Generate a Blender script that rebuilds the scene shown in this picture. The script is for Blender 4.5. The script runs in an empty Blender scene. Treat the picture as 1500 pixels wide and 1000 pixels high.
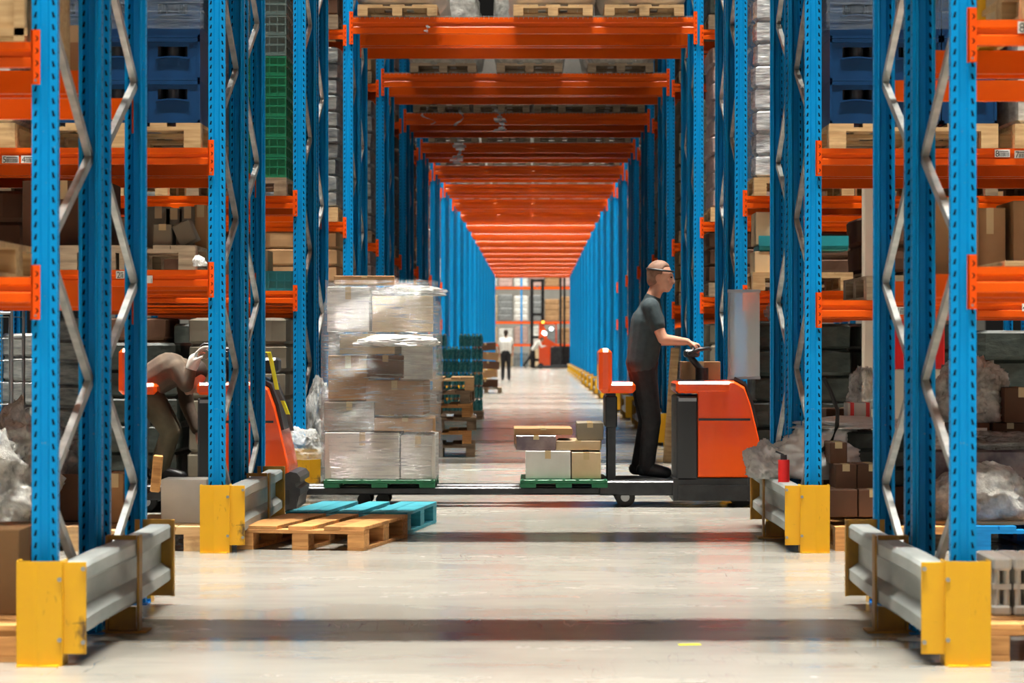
import bpy, math, random
from mathutils import Vector, Matrix, noise, Euler
R = math.radians
SC = bpy.context.scene
COL = SC.collection
RND = random.Random(7)

# ------------------------------------------------------------------ layout
F = 3924.0; CX = 0.12; CZ = 1.22            # focal length in px, camera x and height
def ROW(k): return 10.314 + 5.5755 * k      # front face of the k-th double row
NROW = 21
OFF = (0.0, 1.02, 1.27, 2.30)               # post fronts inside one double row
POSTH = 5.7
ORD = ['first','second','third','fourth','fifth','sixth','seventh','eighth','ninth','tenth','eleventh',
       'twelfth','thirteenth','fourteenth','fifteenth','sixteenth','seventeenth','eighteenth','nineteenth','twentieth','twenty-first']
def WX(px, Y): return (px - 784) * Y / F + CX
def WZ(py, Y): return CZ - (py - 506) * Y / F

# ------------------------------------------------------------------ materials
def mat(name, col, rough=.5, metal=0, spec=.5, alpha=1, coat=0, trans=0):
    m = bpy.data.materials.new(name); m.use_nodes = True
    b = m.node_tree.nodes['Principled BSDF']
    b.inputs['Base Color'].default_value = (*col, 1)
    b.inputs['Roughness'].default_value = rough
    b.inputs['Metallic'].default_value = metal
    b.inputs['Specular IOR Level'].default_value = spec
    b.inputs['Alpha'].default_value = alpha
    b.inputs['Coat Weight'].default_value = coat
    b.inputs['Transmission Weight'].default_value = trans
    return m
class NT:
    def __init__(s, m): s.t = m.node_tree; s.b = s.t.nodes['Principled BSDF']
    def n(s, typ, **kw):
        x = s.t.nodes.new(typ)
        for k, v in kw.items(): setattr(x, k, v)
        return x
    def l(s, a, b): s.t.links.new(a, b)
    def math(s, op, a, b=None, c=None):
        x = s.n('ShaderNodeMath', operation=op)
        for i, v in enumerate((a, b, c)):
            if v is None: continue
            if isinstance(v, (int, float)): x.inputs[i].default_value = v
            else: s.l(v, x.inputs[i])
        return x.outputs[0]
    def coord(s, scale=(1,1,1), out='Object'):
        tc = s.n('ShaderNodeTexCoord'); mp = s.n('ShaderNodeMapping'); mp.inputs['Scale'].default_value = scale
        s.l(tc.outputs[out], mp.inputs[0]); return mp.outputs[0]
    def noise(s, scale=5, detail=4, co=None, rough=.55):
        x = s.n('ShaderNodeTexNoise'); x.inputs['Scale'].default_value = scale; x.inputs['Detail'].default_value = detail
        x.inputs['Roughness'].default_value = rough
        s.l(co if co is not None else s.coord(), x.inputs['Vector']); return x.outputs['Fac']
    def ramp(s, fac, stops):
        x = s.n('ShaderNodeValToRGB'); e = x.color_ramp.elements
        while len(e) < len(stops): e.new(.5)
        for i, (p, c) in enumerate(stops):
            e[i].position = p; e[i].color = (*c, 1) if len(c) == 3 else c
        s.l(fac, x.inputs[0]); return x.outputs[0]
    def mix(s, fac, a, b):
        x = s.n('ShaderNodeMix', data_type='RGBA')
        for i, v in ((0, fac), (6, a), (7, b)):
            if isinstance(v, tuple): x.inputs[i].default_value = (*v, 1) if len(v) == 3 else v
            elif isinstance(v, (int, float)): x.inputs[i].default_value = v
            else: s.l(v, x.inputs[i])
        return x.outputs[2]
    def color(s, o): s.l(o, s.b.inputs['Base Color'])
    def bump(s, h, strength=.3, dist=.01):
        x = s.n('ShaderNodeBump'); x.inputs['Strength'].default_value = strength; x.inputs['Distance'].default_value = dist
        s.l(h, x.inputs['Height']); s.l(x.outputs[0], s.b.inputs['Normal'])
def noisy(name, c1, c2, scale=6, rough=.5, metal=0, bump=0, co=(1,1,1), lo=.35, hi=.65, spec=.5, bscale=None, coat=0, rand=0, alpha=1):
    m = mat(name, c1, rough, metal, spec, coat=coat, alpha=alpha); t = NT(m)
    cc = t.coord(co)
    if rand:
        oi = t.n('ShaderNodeObjectInfo'); va = t.n('ShaderNodeVectorMath', operation='ADD')
        t.l(cc, va.inputs[0]); mu = t.math('MULTIPLY', oi.outputs['Random'], 37.0); t.l(mu, va.inputs[1]); cc = va.outputs[0]
    f = t.noise(scale, 5, cc)
    col = t.ramp(f, [(lo, c1), (hi, c2)])
    if rand:
        hs = t.n('ShaderNodeHueSaturation'); t.l(col, hs.inputs['Color'])
        t.l(t.math('ADD', t.math('MULTIPLY', oi.outputs['Random'], rand), 1 - rand / 2), hs.inputs['Value']); col = hs.outputs[0]
    t.color(col)
    if bump: t.bump(t.noise(bscale or scale * 2, 4, cc), bump)
    return m

def post_material(name, base, base2):
    m = mat(name, base, .4, spec=.14); t = NT(m)
    co = t.coord(); sx = t.n('ShaderNodeSeparateXYZ'); t.l(co, sx.inputs[0])
    X, Y, Z = sx.outputs
    ax = t.math('ABSOLUTE', X)
    f = t.math('FRACT', t.math('DIVIDE', Z, .0475))
    fz = t.math('SUBTRACT', f, .5)
    sl = t.math('ADD', t.math('SUBTRACT', ax, .034), t.math('MULTIPLY', fz, .010))
    inx = t.math('LESS_THAN', t.math('ABSOLUTE', sl), t.math('ADD', .0045, t.math('MULTIPLY', fz, -.004)))
    inz = t.math('LESS_THAN', t.math('ABSOLUTE', fz), .24)
    front = t.math('LESS_THAN', Y, .006)
    hole = t.math('MULTIPLY', t.math('MULTIPLY', inx, inz), front)
    # small round holes on the side webs
    side = t.math('GREATER_THAN', ax, .0465)
    d2 = t.math('ADD', t.math('POWER', t.math('SUBTRACT', Y, .03), 2), t.math('POWER', t.math('MULTIPLY', fz, .0475), 2))
    h2 = t.math('MULTIPLY', t.math('LESS_THAN', d2, .00003), side)
    hole = t.math('MAXIMUM', hole, h2)
    n1 = t.noise(3, 5, t.coord((1, 1, .4)))
    n2 = t.noise(60, 3)
    chips = t.math('GREATER_THAN', n2, .72)
    col = t.mix(n1, base, base2)
    col = t.mix(t.math('MULTIPLY', chips, .5), col, (.25, .3, .32))
    col = t.mix(hole, col, (.003, .006, .012))
    t.color(col)
    t.l(t.mix(hole, (.36,.36,.36), (.95,.95,.95)), t.b.inputs['Roughness'])
    return m
def connector_material(name, base):
    m = mat(name, base, .42, spec=.14); t = NT(m)
    co = t.coord(); sx = t.n('ShaderNodeSeparateXYZ'); t.l(co, sx.inputs[0])
    X, Y, Z = sx.outputs
    f = t.math('MULTIPLY', t.math('SUBTRACT', t.math('FRACT', t.math('ADD', t.math('DIVIDE', Z, .0475), .0)), .5), .0475)
    c1 = t.math('LESS_THAN', t.math('ADD', t.math('POWER', X, 2), t.math('POWER', f, 2)), .00011)
    c2 = t.math('GREATER_THAN', t.math('ADD', t.math('POWER', t.math('ADD', X, .006), 2), t.math('POWER', f, 2)), .00010)
    hole = t.math('MULTIPLY', c1, c2)
    t.color(t.mix(hole, base, (.01, .004, .003)))
    return m

M = {}
M['blue'] = post_material('rack_blue_paint', (.001, .30, .68), (.001, .235, .58))
M['blue_plain'] = mat('blue_paint', (.005, .20, .58), .4, spec=.35)
def beam_mat():
    m = mat('orange_beam_paint', (.82, .105, .008), .3, spec=.2); t = NT(m)
    t.color(t.mix(t.noise(2.2, 4, t.coord((.6, 1, 3))), (.74, .070, .0015), (.86, .125, .003)))
    return m
M['orange'] = beam_mat()
M['orange_conn'] = connector_material('orange_connector_paint', (.84, .085, .003))
M['galv'] = noisy('galvanised_steel', (.30, .32, .31), (.50, .51, .49), 9, .42, .55, .05)
M['galv_beam'] = noisy('weathered_guard_steel', (.27, .31, .30), (.47, .50, .48), 5, .5, .25, .08, co=(1,.25,1))
def yellow_mat():
    m = mat('yellow_guard_paint', (.85, .48, .006), .42); t = NT(m)
    n = t.noise(7, 6, t.coord((1.2, 1.2, .5))); n2 = t.noise(16, 6, t.coord((.35, .35, 2.2)))
    c = t.mix(t.noise(2, 3), (.72, .37, .003), (.80, .44, .004))
    c = t.mix(t.ramp(n, [(.63, (0,0,0)), (.70, (1,1,1))]), c, (.10, .055, .02))
    c = t.mix(t.ramp(n2, [(.68, (0,0,0)), (.74, (1,1,1))]), c, (.05, .035, .02))
    t.color(c); return m
M['yellow'] = yellow_mat()
M['yellow_dark'] = noisy('brown_yellow_paint', (.50, .25, .01), (.28, .13, .02), 8, .5)
def wood(name, a, b, rough=.75, dark=(.10,.05,.02)):
    m = mat(name, a, rough, spec=.25); t = NT(m)
    oi = t.n('ShaderNodeObjectInfo'); cc = t.coord((1, 1, 1)); va = t.n('ShaderNodeVectorMath', operation='ADD')
    t.l(cc, va.inputs[0]); t.l(t.math('MULTIPLY', oi.outputs['Random'], 29.), va.inputs[1])
    w = t.n('ShaderNodeTexNoise'); w.inputs['Scale'].default_value = 9; w.inputs['Detail'].default_value = 6
    mp = t.n('ShaderNodeMapping'); mp.inputs['Scale'].default_value = (.5, 5, 5); t.l(va.outputs[0], mp.inputs[0]); t.l(mp.outputs[0], w.inputs['Vector'])
    c = t.ramp(w.outputs['Fac'], [(.3, b), (.65, a)])
    st = t.noise(4.5, 5, va.outputs[0]); c = t.mix(t.ramp(st, [(.58, (0,0,0)), (.78, (.7,.7,.7))]), c, dark)
    hs = t.n('ShaderNodeHueSaturation'); t.l(c, hs.inputs['Color']); t.l(t.math('ADD', t.math('MULTIPLY', oi.outputs['Random'], .35), .8), hs.inputs['Value'])
    t.color(hs.outputs[0]); t.bump(w.outputs['Fac'], .25, .004); return m
M['wood'] = wood('pale_pallet_wood', (.62, .42, .21), (.42, .25, .11))
M['wood_warm'] = wood('warm_pallet_wood', (.66, .34, .12), (.40, .18, .06))
M['wood_grey'] = wood('weathered_pallet_wood', (.30, .22, .14), (.16, .11, .07))
M['wood_teal'] = wood('teal_painted_wood', (.045, .33, .40), (.03, .22, .29), .55, dark=(.02, .10, .14))
M['wood_blue'] = wood('blue_painted_wood', (.008, .25, .62), (.006, .18, .48), .5, dark=(.01, .08, .2))
def carton(name, a, tape=True):
    m = noisy(name, a, tuple(x * .8 for x in a), 3, .75, spec=.2, rand=.25); return m
M['carton'] = carton('kraft_carton', (.36, .21, .10))
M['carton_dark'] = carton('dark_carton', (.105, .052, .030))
M['carton_pale'] = carton('pale_carton', (.55, .42, .26))
M['carton_grey'] = carton('grey_carton', (.20, .175, .13))
M['white_box'] = noisy('white_carton', (.66, .65, .60), (.56, .55, .50), 3, .6)
M['tape'] = mat('packing_tape', (.50, .38, .20), .25)
M['paper'] = mat('white_label_paper', (.78, .78, .74), .6)
M['ink'] = mat('black_print', (.012, .012, .014), .6)
M['black'] = noisy('black_plastic', (.012, .014, .017), (.028, .03, .034), 12, .4)
M['black_metal'] = noisy('black_steel', (.015, .017, .02), (.035, .037, .04), 6, .35, .3)
M['rubber'] = mat('black_rubber', (.015, .015, .015), .8)
M['truck_orange'] = noisy('truck_orange_paint', (.86, .075, .006), (.90, .10, .008), 2, .22, coat=.5)
M['truck_grey'] = mat('truck_grey_panel', (.022, .025, .028), .45)
M['steel'] = mat('worn_steel', (.35, .36, .37), .3, .9)
def film(name, col, alpha, rough=.18, bs=18, bstr=.8, stretch=(1,1,1), spec=.8):
    m = mat(name, col, rough, spec=spec); t = NT(m)
    cc = t.coord(stretch); v = t.n('ShaderNodeTexVoronoi'); v.feature = 'F1'; v.inputs['Scale'].default_value = bs * .5
    n = t.noise(bs, 6, cc, .65); t.l(cc, v.inputs['Vector'])
    h = t.math('ADD', n, t.math('MULTIPLY', v.outputs['Distance'], .6))
    t.bump(h, bstr, .03)
    a = t.ramp(t.noise(bs * .35, 5, cc), [(.38, (alpha * .6,)*3), (.62, (min(1, alpha * 1.25),)*3)])
    t.l(a, t.b.inputs['Alpha']); return m
M['film'] = film('clear_plastic_film', (.82, .83, .80), .45, .1, 24, 1.0)
M['film_bag'] = film('milky_plastic_bag', (.78, .77, .71), .74, .12, 24, 1.0)
M['film_dark'] = film('smoky_plastic_film', (.36, .35, .33), .7, .12, 24, 1.0)
M['white_bag'] = noisy('white_bag_plastic', (.95, .95, .93), (.88, .88, .86), 6, .3, bump=.25, bscale=10)
M['sack'] = noisy('woven_white_sack', (.78, .76, .70), (.62, .60, .54), 4, .6, bump=.4, bscale=12)
M['stretch'] = film('stretch_wrap', (.85, .87, .85), .26, .1, 26, .9, (.5, .5, 7))
M['crate_film'] = film('crate_stretch_wrap', (.16, .22, .30), .20, .15, 22, .9, (.6, .6, 7))
M['silver_wrap'] = noisy('silver_wrapped_goods', (.85, .87, .87), (.38, .40, .42), 7, .2, .25, 1.0, co=(1.2, 1.2, 5), bscale=9, coat=.6)
M['white_wrap'] = noisy('white_wrapped_goods', (.68, .67, .62), (.42, .41, .37), 7, .25, .0, .9, co=(1, 1, 3), bscale=9, coat=.5)
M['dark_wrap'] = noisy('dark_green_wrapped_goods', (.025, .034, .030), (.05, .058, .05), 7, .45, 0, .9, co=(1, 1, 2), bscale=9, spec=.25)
M['purple_wrap'] = noisy('purple_brown_wrapped_goods', (.07, .04, .055), (.20, .14, .13), 6, .25, 0, .8, bscale=9, coat=.5)
M['pink_wrap'] = noisy('pinkish_wrapped_goods', (.48, .34, .29), (.30, .20, .18), 6, .4, 0, .7, co=(1, 1, 4), bscale=8)
M['grey_wrap'] = noisy('grey_wrapped_goods', (.24, .25, .235), (.09, .10, .11), 8, .35, 0, .8, co=(1, 1, 4), bscale=8, spec=.35)
M['crate_blue'] = noisy('navy_bottle_crate', (.003, .032, .10), (.004, .042, .13), 4, .4, spec=.2)
M['crate_green'] = noisy('green_plastic_crate', (.003, .12, .055), (.005, .16, .07), 4, .4)
M['crate_grey'] = noisy('grey_green_plastic_crate', (.07, .11, .10), (.10, .14, .13), 4, .4)
M['crate_teal'] = noisy('teal_plastic', (.01, .20, .24), (.012, .26, .30), 4, .4)
M['green_base'] = mat('green_plastic_pallet', (.004, .13, .05), .45)
M['white_plastic'] = mat('white_moulded_plastic', (.66, .65, .60), .45)
M['red'] = mat('red_paint', (.72, .012, .012), .35)
M['cream'] = mat('cream_paint', (.66, .60, .48), .55)
M['skin'] = noisy('skin', (.62, .32, .21), (.56, .27, .18), 8, .55)
M['tshirt'] = noisy('charcoal_teal_cotton', (.018, .032, .038), (.028, .045, .05), 14, .85, bump=.3)
M['trousers'] = noisy('black_work_trousers', (.012, .012, .015), (.022, .022, .025), 14, .85, bump=.3)
M['white_cloth'] = noisy('off_white_cotton', (.74, .72, .66), (.66, .64, .58), 9, .8, bump=.3)
M['brown_cloth'] = noisy('dark_brown_cloth', (.075, .05, .035), (.12, .085, .055), 9, .85, bump=.3)
M['khaki_cloth'] = noisy('olive_brown_cloth', (.10, .085, .05), (.14, .115, .07), 9, .85, bump=.3)
M['hair'] = mat('dark_brown_hair', (.035, .02, .012), .7)
M['short_hair'] = noisy('close_cropped_hair', (.16, .085, .05), (.24, .13, .085), 30, .7)
M['strap_yellow'] = mat('yellow_strap', (.78, .75, .02), .5)
M['strap_dark'] = mat('grey_strap_patch', (.05, .055, .06), .6)
M['clear'] = mat('clear_plastic_panel', (.8, .85, .85), .12, alpha=.35, spec=.6)
M['teal_bottle'] = noisy('teal_bottle_packs', (.015, .22, .25), (.16, .52, .52), 30, .2, 0, .3, coat=.4)
M['cap_white'] = mat('bottle_cap', (.7, .75, .75), .4)
M['beacon'] = mat('amber_lamp', (1, .5, .05), .3)
_b = M['beacon'].node_tree.nodes['Principled BSDF']; _b.inputs['Emission Color'].default_value = (1, .45, .05, 1); _b.inputs['Emission Strength'].default_value = 6
M['headlamp'] = mat('truck_work_lamp', (1, 1, 1), .3)
_b = M['headlamp'].node_tree.nodes['Principled BSDF']; _b.inputs['Emission Color'].default_value = (.8, .95, 1, 1); _b.inputs['Emission Strength'].default_value = 9
M['lamp_face'] = mat('lamp_tube', (1, 1, 1), .3)
_b = M['lamp_face'].node_tree.nodes['Principled BSDF']; _b.inputs['Emission Color'].default_value = (1, .95, .85, 1); _b.inputs['Emission Strength'].default_value = 6
def floor_mat():
    m = mat('polished_concrete_floor', (.6, .58, .5), .2, spec=.45); t = NT(m)
    n = t.noise(.5, 7, t.coord((1, .6, 1)), .6); n2 = t.noise(5, 6, t.coord((.4, 1.4, 1)))
    c = t.mix(n, (.27, .258, .222), (.335, .322, .285))
    c = t.mix(t.ramp(n2, [(.50, (0,0,0)), (.74, (.5,.5,.5))]), c, (.215, .205, .185))
    # thin tyre scuffs
    v = t.noise(2.2, 3, t.coord((3.2, .35, 1)), .5); v2 = t.noise(.9, 2, t.coord((.35, 2.6, 1)))
    e1 = t.math('LESS_THAN', t.math('ABSOLUTE', t.math('SUBTRACT', v, .5)), .0035)
    e2 = t.math('LESS_THAN', t.math('ABSOLUTE', t.math('SUBTRACT', v2, .5)), .0012)
    gate = t.ramp(t.noise(.8, 3), [(.50, (0,0,0)), (.66, (.55,.55,.55))])
    c = t.mix(t.math('MULTIPLY', t.math('MAXIMUM', e1, e2), gate), c, (.11, .105, .095))
    t.color(c)
    t.l(t.ramp(t.noise(1.6, 6, t.coord((.5, 1, 1))), [(.3, (.14,)*3), (.7, (.30,)*3)]), t.b.inputs['Roughness'])
    t.bump(t.noise(3, 3, t.coord((.6, 1, 1))), .03, .01)
    return m
M['floor'] = floor_mat()
M['wall'] = noisy('pale_wall_panels', (.55, .53, .47), (.48, .46, .41), 2, .8)

# ------------------------------------------------------------------ mesh builder
class MB:
    def __init__(s): s.v = []; s.f = []; s.mi = []; s.sm = []; s.T = Matrix.Identity(4); s.m = 0; s.smooth = False
    def add(s, vs, fs, m=None, smooth=None):
        o = len(s.v); s.v += [tuple(s.T @ Vector(p)) for p in vs]
        for f in fs:
            s.f.append([i + o for i in f]); s.mi.append(s.m if m is None else m); s.sm.append(s.smooth if smooth is None else smooth)
        return s
    def box(s, x0, x1, y0, y1, z0, z1, m=None, ch=0):
        if ch <= 0:
            v = [(x0,y0,z0),(x1,y0,z0),(x1,y1,z0),(x0,y1,z0),(x0,y0,z1),(x1,y0,z1),(x1,y1,z1),(x0,y1,z1)]
            return s.add(v, [(0,3,2,1),(4,5,6,7),(0,1,5,4),(1,2,6,5),(2,3,7,6),(3,0,4,7)], m)
        c = min(ch, (x1-x0)*.45, (y1-y0)*.45, (z1-z0)*.45)
        def ring(z, i): return [(x0+i,y0,z),(x1-i,y0,z),(x1,y0+i,z),(x1,y1-i,z),(x1-i,y1,z),(x0+i,y1,z),(x0,y1-i,z),(x0,y0+i,z)]
        def ring2(z): return [(x0+c,y0+c,z),(x1-c,y0+c,z),(x1-c,y0+c,z),(x1-c,y1-c,z),(x1-c,y1-c,z),(x0+c,y1-c,z),(x0+c,y1-c,z),(x0+c,y0+c,z)]
        b4 = [(x0+c,y0+c,z0),(x1-c,y0+c,z0),(x1-c,y1-c,z0),(x0+c,y1-c,z0)]; t4 = [(x0+c,y0+c,z1),(x1-c,y0+c,z1),(x1-c,y1-c,z1),(x0+c,y1-c,z1)]
        v = b4 + ring(z0+c, c) + ring(z1-c, c) + t4
        f = [(3,2,1,0),(20,21,22,23)]
        for i in range(8): j = (i+1) % 8; f.append((4+i,4+j,12+j,12+i))
        for k in range(4):
            kn = (k+1) % 4; a = 4+2*k; b = a+1; nx = 4+(2*k+2)%8
            f.append((k, kn, b, a)); f.append((kn, nx, b))
            a2 = 12+2*k; b2 = a2+1; nx2 = 12+(2*k+2)%8
            f.append((20+k, a2, b2, 20+kn)); f.append((20+kn, b2, nx2))
        return s.add(v, f, m)
    def prism(s, prof, a0, a1, axis='z', m=None, cap=True, smooth=None):
        n = len(prof)
        def P(u, w, a): return {'z': (u, w, a), 'x': (a, u, w), 'y': (u, a, w)}[axis]
        v = [P(u, w, a0) for u, w in prof] + [P(u, w, a1) for u, w in prof]
        f = [(i, (i+1) % n, n+(i+1) % n, n+i) for i in range(n)]
        if cap: f += [tuple(range(n-1, -1, -1)), tuple(range(n, 2*n))]
        return s.add(v, f, m, smooth)
    def sheet(s, prof, th, a0, a1, axis='z', m=None):
        """open profile thickened by th"""
        pts = [Vector(p) for p in prof]; off = []
        for i, p in enumerate(pts):
            d = Vector((0, 0))
            if i > 0: d += (p - pts[i-1]).normalized()
            if i < len(pts)-1: d += (pts[i+1] - p).normalized()
            d.normalize(); n = Vector((-d.y, d.x)); off.append(p + n * th)
        n = len(pts); ring = [tuple(p) for p in pts] + [tuple(p) for p in reversed(off)]
        m_ = m; N = 2*n
        def P(u, w, a): return {'z': (u, w, a), 'x': (a, u, w), 'y': (u, a, w)}[axis]
        v = [P(u, w, a0) for u, w in ring] + [P(u, w, a1) for u, w in ring]
        f = [(i, (i+1) % N, N+(i+1) % N, N+i) for i in range(N)]
        for i in range(n-1):
            a, b, c, d = i, i+1, N-2-i, N-1-i
            f += [(d, c, b, a), (N+a, N+b, N+c, N+d)]
        return s.add(v, f, m_)
    def tube(s, pts, r, n=8, m=None, cap=True, smooth=True, rs=None):
        pts = [Vector(p) for p in pts]; v = []; f = []
        up = Vector((0, 0, 1))
        for i, p in enumerate(pts):
            d = (pts[min(i+1, len(pts)-1)] - pts[max(i-1, 0)]).normalized()
            u = up if abs(d.dot(up)) < .95 else Vector((1, 0, 0))
            a = d.cross(u).normalized(); b = d.cross(a).normalized(); rr = rs[i] if rs else r
            for k in range(n):
                t = 2*math.pi*k/n; v.append(tuple(p + (a*math.cos(t) + b*math.sin(t))*rr))
        for i in range(len(pts)-1):
            for k in range(n):
                f.append((i*n+k, i*n+(k+1) % n, (i+1)*n+(k+1) % n, (i+1)*n+k))
        s.add(v, f, m, smooth)
        if cap:
            L = len(pts)-1
            s.add(v[:n], [tuple(range(n-1, -1, -1))], m, False); s.add(v[L*n:], [tuple(range(n))], m, False)
        return s
    def bar(s, p0, p1, w, h, m=None, up=(0,0,1)):
        p0 = Vector(p0); p1 = Vector(p1); d = (p1-p0).normalized(); u = Vector(up)
        a = d.cross(u).normalized(); b = a.cross(d).normalized(); v = []
        for p in (p0, p1):
            for sx, sz in ((-1,-1),(1,-1),(1,1),(-1,1)): v.append(tuple(p + a*sx*w/2 + b*sz*h/2))
        return s.add(v, [(3,2,1,0),(4,5,6,7),(0,1,5,4),(1,2,6,5),(2,3,7,6),(3,0,4,7)], m)
    def cyl(s, c, r, h, axis='z', n=16, m=None, r2=None):
        c = Vector(c); ax = {'x': Vector((1,0,0)), 'y': Vector((0,1,0)), 'z': Vector((0,0,1))}[axis]
        return s.tube([c - ax*h/2, c + ax*h/2], r, n, m, rs=[r, r2 if r2 is not None else r])
    def ell(s, c, r, nu=16, nv=10, m=None, rot=None, fn=None):
        v = []; f = []; Rm = Euler(rot).to_matrix() if rot else None
        for j in range(nv+1):
            ph = math.pi*j/nv
            for i in range(nu):
                t = 2*math.pi*i/nu
                p = Vector((math.sin(ph)*math.cos(t)*r[0], math.sin(ph)*math.sin(t)*r[1], math.cos(ph)*r[2]))
                if fn: p = fn(p)
                if Rm: p = Rm @ p
                v.append(tuple(p + Vector(c)))
        for j in range(nv):
            for i in range(nu):
                f.append((j*nu+i, (j+1)*nu+i, (j+1)*nu+(i+1) % nu, j*nu+(i+1) % nu))
        return s.add(v, f, m, True)
    def cap(s, p0, p1, r0, r1, n=12, m=None):
        """tapered capsule"""
        p0 = Vector(p0); p1 = Vector(p1); d = (p1-p0); L = d.length; d.normalize(); pts = []; rs = []
        for k in range(5):
            a = math.pi/2*k/4; pts.append(p0 - d*r0*math.cos(a)); rs.append(max(r0*math.sin(a), .0008))
        for k in range(5):
            a = math.pi/2*k/4; pts.append(p1 + d*r1*math.sin(a)); rs.append(max(r1*math.cos(a), .0008))
        up = Vector((0,0,1)) if abs(d.z) < .9 else Vector((1,0,0)); a_ = d.cross(up).normalized(); b_ = d.cross(a_).normalized(); v = []; f = []
        for p, r in zip(pts, rs):
            for k in range(n):
                t = 2*math.pi*k/n; v.append(tuple(p + (a_*math.cos(t)+b_*math.sin(t))*r))
        for i in range(len(pts)-1):
            for k in range(n): f.append((i*n+k, i*n+(k+1) % n, (i+1)*n+(k+1) % n, (i+1)*n+k))
        f += [tuple(range(n-1, -1, -1)), tuple(range((len(pts)-1)*n, len(pts)*n))]
        return s.add(v, f, m, True)
    def mesh(s, name, mats):
        me = bpy.data.meshes.new(name); me.from_pydata(s.v, [], s.f)
        for x in (mats if isinstance(mats, (list, tuple)) else [mats]): me.materials.append(x)
        me.polygons.foreach_set('material_index', s.mi); me.polygons.foreach_set('use_smooth', s.sm)
        me.update(); return me
    def build(s, name, mats, parent=None, loc=None):
        return link(name, s.mesh(name, mats), parent, loc)
def link(name, me, parent=None, loc=None, rot=None):
    o = bpy.data.objects.new(name, me); COL.objects.link(o)
    if parent: o.parent = parent
    if loc: o.location = loc
    if rot: o.rotation_euler = rot
    return o
def tag(o, label=None, cat=None, group=None, kind=None):
    if label: o['label'] = label
    if cat: o['category'] = cat
    if group: o['group'] = group
    if kind: o['kind'] = kind
    return o
def empty(name, label, cat, loc=(0,0,0), rz=0, group=None):
    o = link(name, None, None, loc, (0, 0, rz)); o.empty_display_size = .1
    return tag(o, label, cat, group)
def kids(o): return [c for c in bpy.data.objects if c.parent == o]
def copy_tree(o, parent=None):
    c = o.copy(); COL.objects.link(c)
    if parent: c.parent = parent
    for ch in [x for x in o.children]: copy_tree(ch, c)
    return c
def dup(o, loc, rz=0, label=None, group=None):
    c = copy_tree(o); c.location = loc; c.rotation_euler = (0, 0, rz)
    if label: c['label'] = label
    if group: c['group'] = group
    return c
def struct(o): o['kind'] = 'structure'; return o

# ------------------------------------------------------------------ hall
mb = MB(); mb.box(-28, 28, -16, 168, -.2, 0); struct(mb.build('floor', M['floor']))
mb = MB()
mb.box(-28, 28, 166, 166.3, 0, 11)
for i in range(56): mb.box(-28+i, -27.96+i, 165.97, 166, 0, 11)
struct(mb.build('wall_far', M['wall']))

# ------------------------------------------------------------------ rack pieces
PROF = [(-.028,.088),(-.034,.088),(-.034,.062),(-.049,.052),(-.049,.002),(-.020,.002),(-.012,.010),(.012,.010),(.020,.002),(.049,.002),(.049,.052),(.034,.062),(.034,.088),(.028,.088)]
p_ = MB(); p_.sheet(PROF, .0028, 0, POSTH); ME_POST = p_.mesh('post', M['blue'])
p_ = MB(); p_.box(-.065, .065, -.03, .11, 0, .006)
for x in (-.056, .056): p_.cyl((x, -.015, .012), .009, .014)
ME_FOOT = p_.mesh('foot_plate', M['blue_plain'])
def beam_profile(h, d=.045):
    a = h/2; return [(-d/2,-a),(-d/2,-a*.25),(-d/2+.010,-a*.1),(-d/2+.010,a*.28),(-d/2,a*.42),(-d/2,a),(d/2,a),(d/2,-a)]
def beam_mesh(L, h):
    b = MB(); pr = beam_profile(h); b.prism(pr[::-1], -L/2, L/2, 'x'); return b.mesh('beam', M['orange'])
BAYL = 5.31 - .05 - 1.82
ME_BEAM = beam_mesh(BAYL, .098)
ME_XBEAM = beam_mesh(3.44, .165)
b = MB(); b.box(-.017, .017, -.006, 0, -.105, .105); b.box(-.019,-.012,-.006,.03,-.105,.105); b.cyl((0, -.008, -.09), .005, .006, 'y', m=1)
ME_CONN = b.mesh('connector', [M['orange_conn'], M['steel']])
b = MB(); b.box(-.019, .019, -.006, 0, -.19, .14); b.cyl((0, -.008, -.17), .005, .006, 'y', m=1)
ME_XCONN = b.mesh('connector', [M['orange_conn'], M['steel']])
def brace_mesh(L):
    b = MB(); b.sheet([(-.012,-.02),(.012,-.02),(.012,.02),(-.012,.02)], .0025, 0, L, 'x'); return b.mesh('brace', M['galv'])
_bm = {}
def brace(parent, x, y0, z0, y1, z1):
    d = Vector((0, y1-y0, z1-z0)); L = round(d.length, 2)
    if L not in _bm:
        b = MB(); b.prism([(-.014,-.02),(.014,-.02),(.014,.02),(-.014,.02)], 0, L, 'x')
        _bm[L] = b.mesh('brace', M['galv'])
    o = link('brace', _bm[L], parent)
    zx = d.normalized(); rot = Matrix((zx, Vector((1, 0, 0)), zx.cross(Vector((1, 0, 0))))).transposed().to_4x4()
    o.matrix_local = Matrix.Translation((x, y0, z0)) @ rot
    return o
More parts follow.
